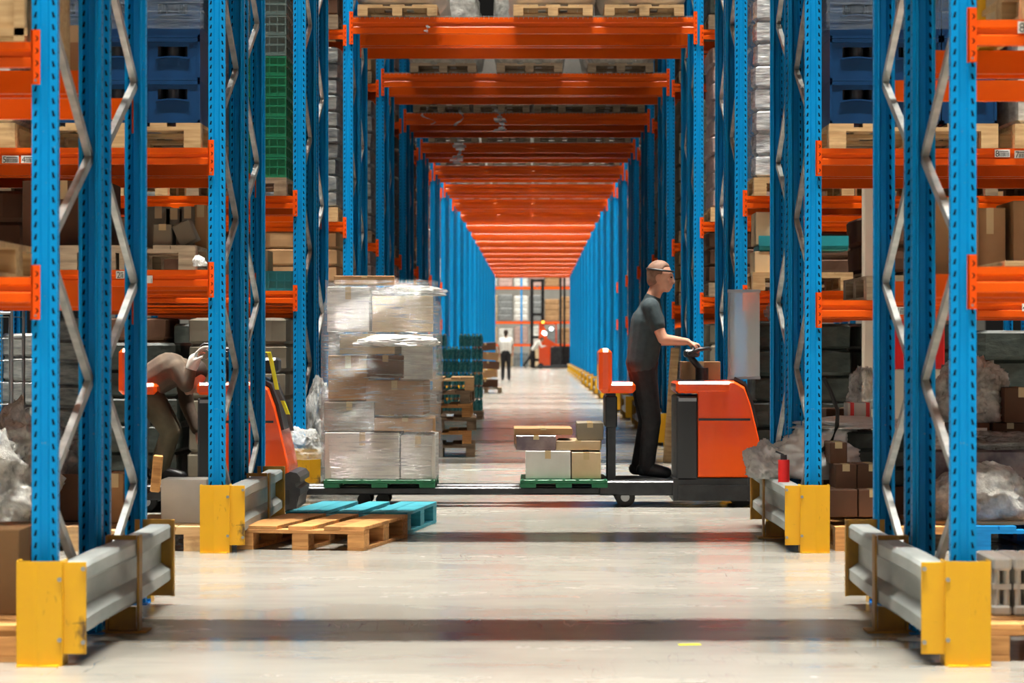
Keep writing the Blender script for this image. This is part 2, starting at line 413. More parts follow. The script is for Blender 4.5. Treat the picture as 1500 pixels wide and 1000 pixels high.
def sticker(parent, digit, x, z, w=.075, h=.045, y=-.0235, arrow=False):
    """printed shelf label on a beam"""
    b = MB(); b.box(0, w, -.0012, 0, -h/2, h/2, 0)
    cu = bpy.data.curves.new('t', 'FONT'); cu.body = digit; cu.size = h*1.15
    to = bpy.data.objects.new('t', cu); COL.objects.link(to); bpy.context.view_layer.update()
    me = to.to_mesh(); vs = [v.co.copy() for v in me.vertices]; fs = [list(p.vertices) for p in me.polygons]; to.to_mesh_clear()
    bpy.data.objects.remove(to)
    b.add([(v.x*.9 + .004, -.0016, v.y - h*.42) for v in vs], fs, 1)
    r = random.Random(digit + str(x)); xx = .026
    while xx < w - .006:
        ww = r.choice((.0012, .002, .003)); b.box(xx, xx+ww, -.0017, -.0011, -h*.42, h*.12, 1); xx += ww + r.choice((.0015, .0025))
    b.box(.026, w-.008, -.0017, -.0011, h*.2, h*.3, 1)
    return tag(b.build('shelf_label', [M['paper'], M['ink']], parent, (x, y, z)), 'white printed shelf label')

LEVELS = {(0,-1): (1.435, 2.34), (0,1): (1.475, 2.425), (1,-1): (1.62, 2.344), (1,1): (1.44, 2.34), (2,-1): (1.61, 2.37), (2,1): (1.61, 2.37)}
def levels(k, s): return LEVELS.get((k, s), (1.66, 2.42)) + (4.36,)
BEAMS = {}
for k in range(NROW):
    for s in (-1, 1):
        sd = 'left' if s < 0 else 'right'
        base = (s*1.77, ROW(k), 0)
        rk = empty('pallet_rack', 'blue and orange pallet rack on the %s of the passage, %s row from the camera' % (sd, ORD[k]), 'rack', base, 0,
                   'pallet racks left of the passage' if s < 0 else 'pallet racks right of the passage')
        for f, fx in enumerate((0, s*3.54)):
            if f == 1 and k > 6: continue
            for i, oy in enumerate(OFF):
                rear = i in (1, 3)
                p = link('post', ME_POST, rk, (fx, oy + (.09 if rear else 0), 0), (0, 0, math.pi if rear else 0))
                if k < 8: link('foot_plate', ME_FOOT, p)
            if f == 0 and k < 11:
                pit = .945; z = .655
                for (ya, yb, zs) in ((.05, 1.05, .655), (1.33, 2.33, .15)):
                    z = zs - pit; up = True
                    while z < POSTH - .6:
                        if z >= 0: brace(rk, fx + s*.0, ya, z, yb, z + pit*.44)
                        z2 = z + pit*.44
                        if z2 >= .05: brace(rk, fx + s*.0, yb, z2, ya, z + pit)
                        z += pit
        for zi, z in enumerate(levels(k, s)):
            for i, oy in enumerate(OFF):
                rear = i in (1, 3)
                if k > 12 and i in (1, 2): continue
                yb = oy + (.075 if rear else .022)
                bo = link('beam', ME_BEAM, rk, (s*(.05 + BAYL/2), yb, z), (0, 0, math.pi if rear else 0))
                BEAMS[(k, s, zi, i)] = bo
                if k < 9 and i in (0, 3):
                    c = link('connector', ME_CONN, bo)
                    inner = -s*(BAYL/2 + .018) if not rear else s*(BAYL/2+.018)
                    c.location = (inner, -.024, -.01)
                    if k < 3 and i == 0: 
                        c2 = link('connector', ME_CONN, bo); c2.location = (s*(BAYL/2+.018), -.024, -.01)
# crossbeams over the passage
POSW = ['frontmost', 'second from the front', 'third from the front', 'rearmost']
for k in range(NROW):
    for i, oy in enumerate(OFF):
        if k > 12 and i in (1, 2): continue
        rear = i in (1, 3)
        e = link('crossbeam', ME_XBEAM, None, (0, ROW(k) + oy + (.07 if rear else .02), 4.45), (0, 0, math.pi if rear else 0))
        nm = POSW if k <= 12 else {0: 'front', 3: 'rear'}
        tag(e, 'orange crossbeam over the passage at the %s rack row, %s' % (ORD[k], nm[i]), 'beam', 'crossbeams over the passage')
        if k < 10:
            for s in (-1, 1): link('connector', ME_XCONN, e, (s*(1.72+.017), -.024, 0))
# wire mesh decks on the crossbeams
b = MB()
for i in range(69): b.box(-1.70+i*.05, -1.696+i*.05, -.03, 1.1, 0, .004)
for j in range(9): b.box(-1.71, 1.71, -.03+j*.14, -.026+j*.14, .004, .008)
for i in range(69): b.box(-1.70+i*.05, -1.696+i*.05, -.034, -.03, -.02, .012)
ME_DECK = b.mesh('wire_deck', M['galv'])
for k in range(3, 9):
    for h in (0, 1):
        tag(link('wire_deck', ME_DECK, None, (0, ROW(k) + (0.01 if h == 0 else 1.27), 4.534)),
            'steel wire mesh deck on the crossbeams of the %s rack row, %s half' % (ORD[k], 'front' if h == 0 else 'rear'), 'wire deck', 'wire decks over the passage')

# ------------------------------------------------------------------ rack end barriers
def sigma(yc, x0):  # guard rail profile in (x,z): ridge top and bottom, recessed web; inner side at -x
    return [(.085,.385),(0,.385),(-.012,.372),(-.012,.325),(.035,.295),(.035,.205),(-.012,.175),(-.012,.128),(0,.115),(.06,.115)]
def barrier_meshes(s, bend):
    # s=-1 left: passage side is +x
    sg = -s   # direction towards the passage
    me = {}
    b = MB()   # column guard: folded sheet, front at y=-.12
    pr = [(-.08,-.02),(-.08,-.115),(.0,-.135),(.085,-.115),(.085,.0)]
    b.sheet([(x*sg, y) for x, y in pr] if sg > 0 else [(x*sg, y) for x, y in pr][::-1], -.006 if sg > 0 else -.006, 0, .40)
    b.box(min(-.08*sg, -.005*sg), max(-.08*sg, -.005*sg), -.15, -.08, 0, .006); b.box(min(.005*sg, .08*sg), max(.005*sg, .08*sg), -.155, -.08, 0, .006)
    me['g'] = b.mesh('column_guard', M['yellow'])
    b = MB(); b.box(min(.085*sg, .178*sg), max(.085*sg, .178*sg), -.105, -.095, .045, .395); b.box(min(.086*sg,.092*sg), max(.086*sg,.092*sg), -.1, -.02, .045, .395)
    me['p'] = b.mesh('end_plate', M['yellow'])
    # rail, swept along y with a slight bow
    prof = [(x, z) for x, z in sigma(0, 0)]; n = len(prof); ys = [-.095 + i*(2.42/14) for i in range(15)]
    v = []; f = []
    xin = .205
    for side in (0, 1):
        for y in ys:
            t = (y+.095)/2.42
            bow = bend*math.sin(math.pi*min(1, max(0, t)))**2
            for x, z in prof:
                xx = xin - .045 - x - (.004 if side else 0) ; v.append(((xx - .0 + bow)*sg, y, z + (-.004 if side and z > .3 else 0) + .018*math.sin(t*5)*bend*20))
    N = len(ys)*n
    for i in range(len(ys)-1):
        for j in range(n-1):
            a, bq, c, d = i*n+j, i*n+j+1, (i+1)*n+j+1, (i+1)*n+j
            f.append((a, bq, c, d) if sg > 0 else (d, c, bq, a)); f.append((N+d, N+c, N+bq, N+a) if sg > 0 else (N+a, N+bq, N+c, N+d))
    for j in range(n-1):
        f.append((j, j+1, N+j+1, N+j)); e = (len(ys)-1)*n; f.append((e+j+1, e+j, N+e+j, N+e+j+1))
    for i in range(len(ys)-1):
        f.append((i*n, (i+1)*n, N+(i+1)*n, N+i*n)); f.append((i*n+n-1, N+i*n+n-1, N+(i+1)*n+n-1, (i+1)*n+n-1))
    b = MB(); b.add(v, f); me['r'] = b.mesh('guard_rail', M['galv_beam'])
    b = MB(); b.box(min(.06*sg, .185*sg), max(.06*sg, .185*sg), .0, .012, 0, .105); b.box(min(.06*sg, .185*sg), max(.06*sg, .185*sg), .0, .012, .39, .41)
    b.box(min(.195*sg, .205*sg), max(.195*sg,.205*sg), -.045, .045, 0, .41); b.box(min(.06*sg, .07*sg), max(.06*sg,.07*sg), -.045, .045, 0, .41)
    b.box(min(.02*sg, .24*sg), max(.02*sg,.24*sg), -.08, .08, 0, .008)
    me['m'] = b.mesh('rail_post', M['yellow_dark'])
    b = MB(); b.box(min(.0*sg, .178*sg), max(.0*sg, .178*sg), 0, .01, .04, .40); b.box(min(.175*sg, .188*sg), max(.175*sg, .188*sg), -.03, .01, .04, .40)
    me['e'] = b.mesh('rear_plate', M['yellow_dark'])
    b = MB(); b.sheet([(-.06*sg, .10), (-.06*sg, .0), (.06*sg, 0), (.06*sg, .10)][::(1 if sg > 0 else -1)], -.006, 0, .39)
    me['c'] = b.mesh('rear_column_guard', M['yellow'])
    b = MB(); b.cyl((0, 0, 0), .009, .014, 'y', 8); me['b'] = b.mesh('bolt', M['steel'])
    return me
BME = {(-1, 0): barrier_meshes(-1, .02), (1, 0): barrier_meshes(1, .02), (-1, 1): barrier_meshes(-1, .0), (1, 1): barrier_meshes(1, .0)}
for k in range(NROW):
    for s in (-1, 1):
        sd = 'left' if s < 0 else 'right'; sg = -s
        e = empty('guard_barrier', 'yellow guard with grey rail at the foot of the %s rack, %s row' % (sd, ORD[k]), 'guard barrier', (s*1.77, ROW(k), 0), 0,
                  'guard barriers along the passage')
        me = BME[(s, 0 if k < 2 else 1)]
        link('column_guard', me['g'], e); link('end_plate', me['p'], e)
        link('guard_rail', me['r'], e)
        if k < 14:
            link('rail_post', me['m'], e, (0, 1.13, 0)); link('rear_plate', me['e'], e, (0, 2.33, 0))
        if k < 4:
            link('column_guard', me['c'], e, (0, 2.415, 0))
            for x, y, z in ((.168, -.108, .37), (.168, -.108, .09), (.08, -.12, .33), (.08, -.12, .1)): link('bolt', me['b'], e, (x*sg, y, z))

# ------------------------------------------------------------------ pallets
def pallet_pieces(L=1.2, W=.8):
    top = [(-W/2+.0725, .145), (-W/4-.0, .1), (0, .145), (W/4, .1), (W/2-.0725, .145)]
    return top
PAL_MB = {}
def jit(r, a=.002): return r.uniform(-a, a)
def pallet(name, label, loc, rz, m, detailed=False, W=.8, group=None, L=1.2, top_only=False, seed=0):
    """long axis L along local y, width W along local x"""
    r = random.Random(seed)
    tops = pallet_pieces(L, W)
    bx = (-W/2+.05, 0, W/2-.05); by = (-L/2+.0725, 0, L/2-.0725)
    if detailed:
        e = empty(name, label, 'pallet', loc, rz, group)
        for c, w in tops:
            b = MB(); b.box(c-w/2+jit(r), c+w/2+jit(r), -L/2+jit(r,.006), L/2+jit(r,.006), .122, .144, ch=.002); b.build('deck_board', m, e)
        for y in by:
            b = MB(); b.box(-W/2, W/2, y-.0725, y+.0725, .100, .122, ch=.002); b.build('cross_board', m, e)
            for x in bx:
                b = MB(); b.box(x-.05, x+.05, y-.0725, y+.0725, .022, .100, ch=.003); b.build('block', m, e)
        for x in bx:
            b = MB(); b.box(x-.05, x+.05, -L/2, L/2, 0, .022, ch=.002); b.build('bottom_board', m, e)
        return e
    key = (round(W, 2), round(L, 2), m.name)
    if key not in PAL_MB:
        b = MB()
        for c, w in tops: b.box(c-w/2, c+w/2, -L/2, L/2, .122, .144)
        for y in by:
            b.box(-W/2, W/2, y-.0725, y+.0725, .1, .122)
            for x in bx: b.box(x-.05, x+.05, y-.0725, y+.0725, .022, .1)
        for x in bx: b.box(x-.05, x+.05, -L/2, L/2, 0, .022)
        PAL_MB[key] = b.mesh(name, m)
    o = link(name, PAL_MB[key], None, loc, (0, 0, rz)); return tag(o, label, 'pallet', group)
def pallet_wide(name, label, loc, m, group=None, W=1.0, L=1.2, rz=0):
    # long side facing the aisle: rotate 90
    return pallet(name, label, loc, math.pi/2 + rz, m, W=L if False else W, group=group, L=L)

# ------------------------------------------------------------------ goods
def carton_box(label, loc, size, m, rz=0, group=None, open_top=False, tape=True, cat='box', name='cardboard_box', rot=None):
    w, d, h = size; b = MB()
    b.box(-w/2, w/2, -d/2, d/2, 0, h, 0, ch=.004)
    if tape:
        b.box(-.022, .022, -d/2-.0012, d/2+.0012, h*.72, h+.0012, 1)
    if open_top:
        b.box(-w/2, w/2, -d/2-.004, -d/2, h, h+.0, 0)
    o = b.build(name, [m, M['tape']], None, loc); o.rotation_euler = rot or (0, 0, rz)
    return tag(o, label, cat, group)
def open_carton(label, loc, size, m, rz=0):
    w, d, h = size; b = MB(); t = .006
    b.box(-w/2, w/2, -d/2, -d/2+t, 0, h); b.box(-w/2, w/2, d/2-t, d/2, 0, h); b.box(-w/2, -w/2+t, -d/2, d/2, 0, h); b.box(w/2-t, w/2, -d/2, d/2, 0, h); b.box(-w/2, w/2, -d/2, d/2, 0, t)
    o = b.build('cardboard_box', m, None, loc); o.rotation_euler = (0, 0, rz); tag(o, label, 'box')
    for sx, ang in ((1, 50), (-1, 20)):
        f = MB(); f.T = Matrix.Translation((sx*w/2, 0, h)) @ Matrix.Rotation(R(ang)*sx, 4, 'Y'); f.box(min(0, sx*w*.42), max(0, sx*w*.42), -d/2, d/2, 0, .005); f.build('flap', m, o)
    return o
def blob_mb(c, r, seed=0, amp=.25, freq=3.0, nu=48, nv=28, flat=.35, m=None):
    """crumpled heap: ellipsoid with ridged noise, flattened underneath"""
    b = MB(); o = Vector((seed*7.3, seed*3.1, 1.7*seed))
    def fn(p):
        q = Vector((p.x/r[0], p.y/r[1], p.z/r[2]))
        n = noise.noise(q*freq*.5 + o)*.9 + (1 - abs(noise.noise(q*freq*1.3 + o))*2)*.35 + (1 - abs(noise.noise(q*freq*3 + o))*2)*.20 + (1 - abs(noise.noise(q*freq*6 + o))*2)*.10
        p = p * (1 + amp*(n - .25))
        if p.z < -r[2]*flat: p.z = -r[2]*flat + (p.z + r[2]*flat)*.05
        return p
    b.ell(c, r, nu, nv, m, fn=fn); return b
def heap(name, label, cat, loc, r, m, seed=0, amp=.3, freq=3, flat=.4, group=None, rz=0, nu=96, nv=60):
    b = blob_mb((0, 0, r[2]*flat), r, seed, amp, freq, nu=nu, nv=nv, flat=flat)
    for p in b.v: pass
    o = b.build(name, m, None, loc); o.rotation_euler = (0, 0, rz); return tag(o, label, cat, group)
def wrapped_load(label, loc, size, m, seed=0, group=None, cat='wrapped goods', name='wrapped_load', rows=5, bulge=.012):
    w, d, h = size; b = MB(); r = random.Random(seed); n = 14
    # stacked layers with slightly different bulges, pulled tight by film
    prev = None; v = []; f = []
    prof = []
    lay = h/rows
    for i in range(rows):
        for t in (0.02, .12, .5, .88, .98): prof.append((i*lay + t*lay, (bulge if .05 < t < .95 else -bulge*.8)))
    P = 32
    offs = [(r.uniform(-.01, .01), r.uniform(-.01, .01)) for _ in range(rows)]
    for q, (z, e) in enumerate(prof):
        ox, oy = offs[q//5]
        for k in range(P):
            a = 2*math.pi*k/P; ca, sa = math.cos(a), math.sin(a); ex = 10
            rr = 1/((abs(ca)**ex + abs(sa)**ex)**(1/ex))
            nn = noise.noise(Vector((ca*2, sa*2, z*5+seed)))*.012
            v.append(((w/2+e+nn)*ca*rr + ox, (d/2+e+nn)*sa*rr + oy, z))
    for q in range(len(prof)-1):
        for k in range(P): f.append((q*P+k, q*P+(k+1) % P, (q+1)*P+(k+1) % P, (q+1)*P+k))
    f.append(tuple(range(P-1, -1, -1))); f.append(tuple(range((len(prof)-1)*P, len(prof)*P)))
    b.add(v, f, 0, False)
    o = b.build(name, m, None, loc); return tag(o, label, cat, group)
def sack_mesh(w, d, h, seed, m):
    b = MB(); P = 28; v = []; f = []; prof = [(0, .80), (.03, .93), (.12, 1.02), (.3, 1.05), (.6, 1.03), (.85, .98), (.97, .86), (1, .6)]
    for z, e in prof:
        for k in range(P):
            a = 2*math.pi*k/P; ca, sa = math.cos(a), math.sin(a); ex = 5; rr = 1/((abs(ca)**ex + abs(sa)**ex)**(1/ex))
            nn = 1 + noise.noise(Vector((ca*2.3+seed, sa*2.3, z*4)))*.10
            v.append((w/2*e*ca*rr*nn, d/2*e*sa*rr*nn, z*h + (noise.noise(Vector((ca*3, sa*3, seed)))*.03 if z > 0 else 0)))
    for q in range(len(prof)-1):
        for k in range(P): f.append((q*P+k, q*P+(k+1) % P, (q+1)*P+(k+1) % P, (q+1)*P+k))
    f.append(tuple(range(P-1, -1, -1))); f.append(tuple(range((len(prof)-1)*P, len(prof)*P)))
    b.add(v, f, 0, True); return b.mesh('bulk_sack', m)
# bottle crate with hand hole (opening with bottles behind)
def crate_mesh(w, d, h, m, dark=None):
    b = MB(); t = .012
    hz0, hz1, hw = h*.56, h*.80, w*.27
    for sy in (-1, 1):
        y0, y1 = (-d/2, -d/2+t) if sy < 0 else (d/2-t, d/2)
        b.box(-w/2, w/2, y0, y1, 0, hz0); b.box(-w/2, w/2, y0, y1, hz1, h); b.box(-w/2, -hw, y0, y1, hz0, hz1); b.box(hw, w/2, y0, y1, hz0, hz1)
        ye = y0-.006 if sy < 0 else y1+.006
        b.box(-w/2, w/2, min(ye, y0), max(ye, y1), h-.022, h); b.box(-w/2, w/2, min(ye, y0), max(ye, y1), 0, .018)
        for x in (-w/2, w/2-.014): b.box(x, x+.014, min(ye, y0), max(ye, y1), 0, h)
        # lip of the hand hole, an arch
        n = 7
        for i in range(n):
            a0 = -1 + 2*i/n; a1 = -1 + 2*(i+1)/n
            b.bar((a0*hw*1.15, ye, hz0 - .012 + .012*(1-a0*a0)), (a1*hw*1.15, ye, hz0 - .012 + .012*(1-a1*a1)), .010, .008)
    for sx in (-1, 1):
        x0, x1 = (-w/2, -w/2+t) if sx < 0 else (w/2-t, w/2); b.box(x0, x1, -d/2, d/2, 0, h)
    b.box(-w/2, w/2, -d/2, d/2, 0, .01)
    nx = 3
    for i in range(nx):
        for j in range(4):
            b.cyl((-w/2+w*(i+.5)/nx, -d/2+d*(j+.5)/4, h*.45), w/nx*.40, h*.8, m=1, n=8)
    return b.mesh('bottle_crate', [m, M['black']])
ME_CRATE = crate_mesh(.325, .395, .25, M['crate_blue'])
def tote_mesh(w, d, h, m):
    b = MB(); t = .006
    for y0 in (-d/2, d/2-t): b.box(-w/2, w/2, y0, y0+t, 0, h)
    for x0 in (-w/2, w/2-t): b.box(x0, x0+t, -d/2, d/2, 0, h)
    b.box(-w/2, w/2, -d/2, d/2, 0, .006)
    for z in (0.0, h-.014, h*.5): 
        b.box(-w/2-.008, w/2+.008, -d/2-.008, -d/2, z, z+.012); b.box(-w/2-.008, w/2+.008, d/2, d/2+.008, z, z+.012)
        b.box(-w/2-.008, -w/2, -d/2, d/2, z, z+.012); b.box(w/2, w/2+.008, -d/2, d/2, z, z+.012)
    for i in range(7):
        x = -w/2 + w*i/6; b.box(x-.004, x+.004, -d/2-.008, -d/2, 0, h)
    for i in range(5):
        y = -d/2 + d*i/4
        for sx in (-1, 1): b.box(min(sx*w/2, sx*(w/2+.008)), max(sx*w/2, sx*(w/2+.008)), y-.004, y+.004, 0, h)
    return b.mesh('plastic_crate', m)
ME_TOTE = {c: tote_mesh(.385, .58, .16, M[c]) for c in ('crate_green', 'crate_grey', 'crate_teal')}

def row_words(k, s): return '%s rack, %s row' % ('left' if s < 0 else 'right', ORD[k])
# --- bottle crates on the second row, both sides
for s in (-1, 1):
    zt = levels(1, s)[1] + .049; Y = ROW(1) + .56; xc = s*(1.86 + .5)
    sd = 'left' if s < 0 else 'right'
    pallet('pallet', 'pale wooden pallet under the navy bottle crates on the %s rack' % sd, (xc, Y, zt), 0, M['wood'], W=1.0, group=None)
    for c in range(3):
        for l in range(4):
            for d in range(2):
                tag(link('bottle_crate', ME_CRATE, None, (xc + (c-1)*.332, Y - .38 + d*.41, zt + .146 + l*.252)),
                    'navy bottle crate on the %s pallet, %s layer, %s column%s' % (sd, ['bottom','second','third','top'][l], ['nearest','middle','farthest'][c if s > 0 else 2-c], ', back one' if d else ''),
                    'crate', 'navy bottle crates on the %s rack' % sd)
    # stretch film round the upper layers
    b = MB(); w, d = 1.02, 1.22; z0 = .146 + .252*2 + .05; z1 = .146 + .252*4 + .01
    n = 9
    for i in range(n):
        za = z0 + (z1-z0)*i/n; zb = z0 + (z1-z0)*(i+1)/n + .004; e = .004 + .003*(i % 2)
        b.box(-w/2-e, w/2+e, -.6-e, -.6-e+.002, za, zb); b.box(-w/2-e, -w/2-e+.002, -.6, .25, za, zb); b.box(w/2+e-.002, w/2+e, -.6, .25, za, zb)
    tag(b.build('stretch_film', M['crate_film'], None, (xc, Y, zt)), 'clear stretch film wound round the upper navy crates on the %s rack' % sd, 'plastic film')
    # next wrapped pallet
    x2 = s*(2.88 + .5) + s*.08
    pallet('pallet', 'pale pallet under the white wrapped goods next to the %s navy crates' % sd, (x2, Y, zt), 0, M['wood'], W=1.0)
    wrapped_load('white film-wrapped goods beside the navy crates on the %s rack' % sd, (x2, Y, zt+.145), (.98, 1.15, .95), M['white_wrap'], 3+s, rows=5)
# labels on beams
BB = BEAMS[(1, -1, 1, 0)]
def stick(k, s, lv, digit, px, py, **kw):
    bo = BEAMS[(k, s, lv, 0)]; Y = ROW(k)
    X = WX(px, Y); ox = s*1.77 + s*(.05+BAYL/2); z = WZ(py, Y) - levels(k, s)[lv]
    z = max(-.02, min(.02, z))
    sticker(bo, digit, X - ox, z, **kw)
stick(1, -1, 1, '5', 3, 235, w=.10); stick(1, -1, 1, '4', 31, 237, w=.10)
stick(1, 1, 1, '8', 1457, 224, w=.09); stick(1, 1, 1, '7', 1486, 226, w=.09)
stick(0, 1, 1, '8', 1491, 40, w=.09, h=.045)
stick(1, -1, 0, '2', 170, 402, w=.05); stick(1, -1, 0, '', 215, 409, w=.035)
stick(2, -1, 0, '2', 172, 432, w=.05)
stick(1, 1, 0, '1', 1312, 455, w=.07); stick(1, 1, 0, '4', 1497, 450, w=.05)

# ------------------------------------------------------------------ foreground pallets on the floor
pallet('pallet', 'brown wooden pallet lying on the floor beside the left guard rail', (-1.18, 16.56, 0), R(-9.8), M['wood_warm'], True, seed=1, W=.78)
pallet('pallet', 'teal painted wooden pallet on the floor behind the brown one', (-1.03, 17.93, 0), R(-7), M['wood_teal'], True, seed=2)
PW = ['lowest', 'second from the bottom', 'third from the bottom', 'fourth from the bottom', 'fifth from the bottom', 'top']
for i in range(6):
    r = random.Random(i)
    pallet('pallet', 'pallet in the stack standing in the passage beyond the truck, %s' % PW[i], (-.97 + r.uniform(-.03, .03), 29.9, i*.146), R(r.uniform(-2, 2)), M[['wood_grey','wood_warm','wood_grey','wood_warm','wood_grey','wood'][i]], True, seed=i, group='stack of pallets in the passage')

# ------------------------------------------------------------------ order picker truck
def make_truck(label, loc):
    e = empty('pallet_truck', label, 'pallet truck', loc)
    D = .78
    # local x forward (right), y 0..D depth, z up
    b = MB()   # platform
    b.box(.0, .62, .02, D-.02, .09, .20, ch=.012); b.box(.03, .60, .05, D-.05, .20, .206, 1)
    b.build('platform', [M['black_metal'], M['rubber']], e)
    b = MB()
    b.prism([(.56, .05), (.56, .22), (1.24, .22), (1.30, .20), (1.33, .14), (1.31, .05)], 0, D, 'y')
    b.box(.60, 1.26, -.015, 0, .06, .17)
    b.build('chassis', M['black_metal'], e)
    b = MB()   # hood with a sloping nose
    pr = [(.74, .22), (.74, .93), (.80, .955), (1.02, .955), (1.10, .91), (1.15, .77), (1.21, .52), (1.25, .34), (1.255, .28), (1.16, .22)]
    P2 = []
    v = []; f = []; n = len(pr); ys = [0, .015, .05, D-.05, D-.015, D]; sh = [.035, .012, 0, 0, .012, .035]
    for y, s_ in zip(ys, sh):
        for x, z in pr:
            cx_, cz_ = .95, .58; v.append((x + (cx_-x)*s_*1.4, y, z + (cz_-z)*s_*1.4))
    for i in range(len(ys)-1):
        for j in range(n): f.append((i*n+j, i*n+(j+1) % n, (i+1)*n+(j+1) % n, (i+1)*n+j))
    f.append(tuple(range(n-1, -1, -1))); f.append(tuple(range((len(ys)-1)*n, len(ys)*n)))
    b.add(v, f); hood = b.build('hood', M['truck_orange'], e)
    b = MB(); b.box(.75, 1.14, -.003, .004, .655, .672); b.build('seam', M['black'], hood)
    b = MB(); b.prism([(1.02,.965),(1.105,.92),(1.155,.77),(1.195,.60),(1.21,.605),(1.17,.79),(1.115,.94),(1.03,.985)][::-1], .08, D-.08, 'y'); b.build('bumper_pad', M['black'], hood)
    b = MB(); b.box(.585, .745, .0, D, .20, .84, ch=.012); b.box(.60, .735, -.004, 0, .80, .825, 1); b.build('front_column', [M['truck_grey'], M['steel']], e)
    b = MB(); b.box(.58, 1.0, -.005, D+.005, .86, .95, ch=.02); b.box(.62, .96, .06, D-.06, .95, .955, 1); b.build('tray', [M['truck_orange'], M['black']], e)
    # nose bumper
    b = MB()
    b.prism([(1.12, .22), (1.20, .27), (1.26, .30), (1.31, .29), (1.335, .26), (1.335, .225), (1.30, .21), (1.30, .19), (1.335, .175), (1.335, .13), (1.31, .10), (1.31, .03), (1.20, .02), (1.12, .05)], -.01, D+.01, 'y')
    b.build('bumper', M['black'], e)
    # backrest
    b = MB(); b.box(.07, .13, .12, .18, .20, .88); b.box(.07, .13, D-.18, D-.12, .20, .88); b.box(.05, .14, .06, D-.06, .60, .84, ch=.01)
    b.build('backrest_frame', M['black_metal'], e)
    b = MB(); b.box(.0, .10, .03, D-.03, .86, 1.20, ch=.03); b.build('backrest', M['truck_orange'], e)
    b = MB(); b.box(.02, .28, .05, D-.05, .86, .945, ch=.025); b.build('lean_pad', M['truck_orange'], e)
    # steering handle
    b = MB(); b.cyl((.80, D/2, 1.0), .05, .10); b.tube([(.80, D/2, 1.03), (.72, D/2, 1.12), (.70, D/2, 1.16)], .025)
    b.tube([(.70, .24, 1.16), (.70, D-.24, 1.16)], .017); 
    b.tube([(.70, .24, 1.16), (.76, .20, 1.19), (.84, .24, 1.20), (.86, .34, 1.19)], .014); b.tube([(.70, D-.24, 1.16), (.76, D-.20, 1.19), (.84, D-.24, 1.20), (.86, D-.34, 1.19)], .014)
    b.box(.66, .78, D/2-.07, D/2+.07, 1.13, 1.19, ch=.015)
    b.build('steering_handle', M['black'], e)
    for x, y, r_ in ((.20, .10, .075), (.20, D-.10, .075), (1.08, .12, .10), (1.08, D-.12, .10)):
        w = MB(); w.cyl((x, y, r_), r_, .07, 'y', 20); w.cyl((x, y-.036, r_), r_*.45, .01, 'y', 12, m=1); w.build('wheel', [M['rubber'], M['steel']], e)
    # forks towards -x
    for y in (.10, D-.28):
        w = MB(); w.box(-2.28, .04, y, y+.18, .09, .15, ch=.012)
        w.prism([(-2.28, .09), (-2.28, .15), (-2.40, .12), (-2.40, .10)][::-1], y+.02, y+.16, 'y')
        fk = w.build('fork', M['black_metal'], e)
        w = MB(); w.cyl((-1.78, y+.09, .05), .05, .10, 'y', 16); w.cyl((-1.64, y+.09, .05), .05, .10, 'y', 16); w.build('load_wheel', M['rubber'], fk)
    return e
T1 = (.60, 20.18, 0)
truck = make_truck('orange and black pallet truck crossing the passage with a standing driver', T1)
T2 = (-2.93, 19.55, 0)
truck2 = dup(truck, T2, 0, 'orange and black pallet truck parked behind the left rack of the second row')
for o in list(truck2.children):
    if o.name.split('.')[0] == 'fork':
        o.scale = (.25, 1, 1); o.location.x = .0
# extras of truck 1
b = MB(); b.box(1.00, 1.012, .12, .66, .96, 1.62); b.box(.99, 1.02, .11, .13, .96, 1.64); b.box(.99, 1.02, .65, .67, .96, 1.64); b.box(.99, 1.02, .11, .67, 1.62, 1.645)
b = MB(); b.box(.98, 1.22, .10, .106, .98, 1.63, 0); b.box(.975, 1.225, .096, .11, 1.62, 1.645, 1); b.box(.975, 1.225, .096, .11, .965, .985, 1); b.tube([(.985, .103, .96), (.985, .103, 1.64)], .008, m=1)
tag(b.build('clear_screen', [M['clear'], M['steel']], truck), 'clear plastic screen in a thin frame')
carton_box('tan cardboard box lying on the orange tray of the moving truck', (T1[0]+.80, T1[1]+.60, .957), (.30, .22, .14), M['carton'])
# strap and holder of truck 2
b = MB(); b.box(1.02, 1.15, .25, .5, 1.02, 1.13, ch=.02); b.tube([(1.03, .3, .93), (1.03, .3, 1.03)], .012); b.tube([(1.08, .3, .90), (1.12, .3, 1.03)], .012); b.build('holder', M['black'], truck2)
def ribbon(pts, w, th, mats, dark=(), wdir=(0, 1, 0)):
    b = MB(); W = Vector(wdir); P = [Vector(p) for p in pts]
    for i in range(len(P)-1):
        d = (P[i+1]-P[i]).normalized(); n = d.cross(W).normalized()*th
        q = [P[i]-W*w/2, P[i]+W*w/2, P[i+1]+W*w/2, P[i+1]-W*w/2]
        v = [tuple(x) for x in q] + [tuple(x+n) for x in q]
        b.add(v, [(0,1,2,3),(7,6,5,4),(0,4,5,1),(1,5,6,2),(2,6,7,3),(3,7,4,0)], 1 if i in dark else 0)
    return b
b = ribbon([(.97,0,1.10),(1.0,0,1.17),(1.03,0,1.18),(1.07,0,1.12),(1.10,0,1.02),(1.12,0,.93),(1.14,0,.86),(1.17,0,.78),(1.19,0,.70),(1.20,0,.64),(1.215,0,.60)], .045, .004, None, dark=(5, 7))
for i, p in enumerate(b.v): b.v[i] = (p[0]+.0, p[1]*.5 + (p[0]-1)*.1, p[2])
b2 = ribbon([(.97,.0,1.10),(1.0,.0,1.17),(1.04,.0,1.175),(1.06,.0,1.10),(1.08,.0,1.0),(1.10,.0,.90),(1.14,0,.82),(1.18,0,.72),(1.21,0,.60)], .04, .004, None, dark=(5, 7), wdir=(.75, -.66, 0))
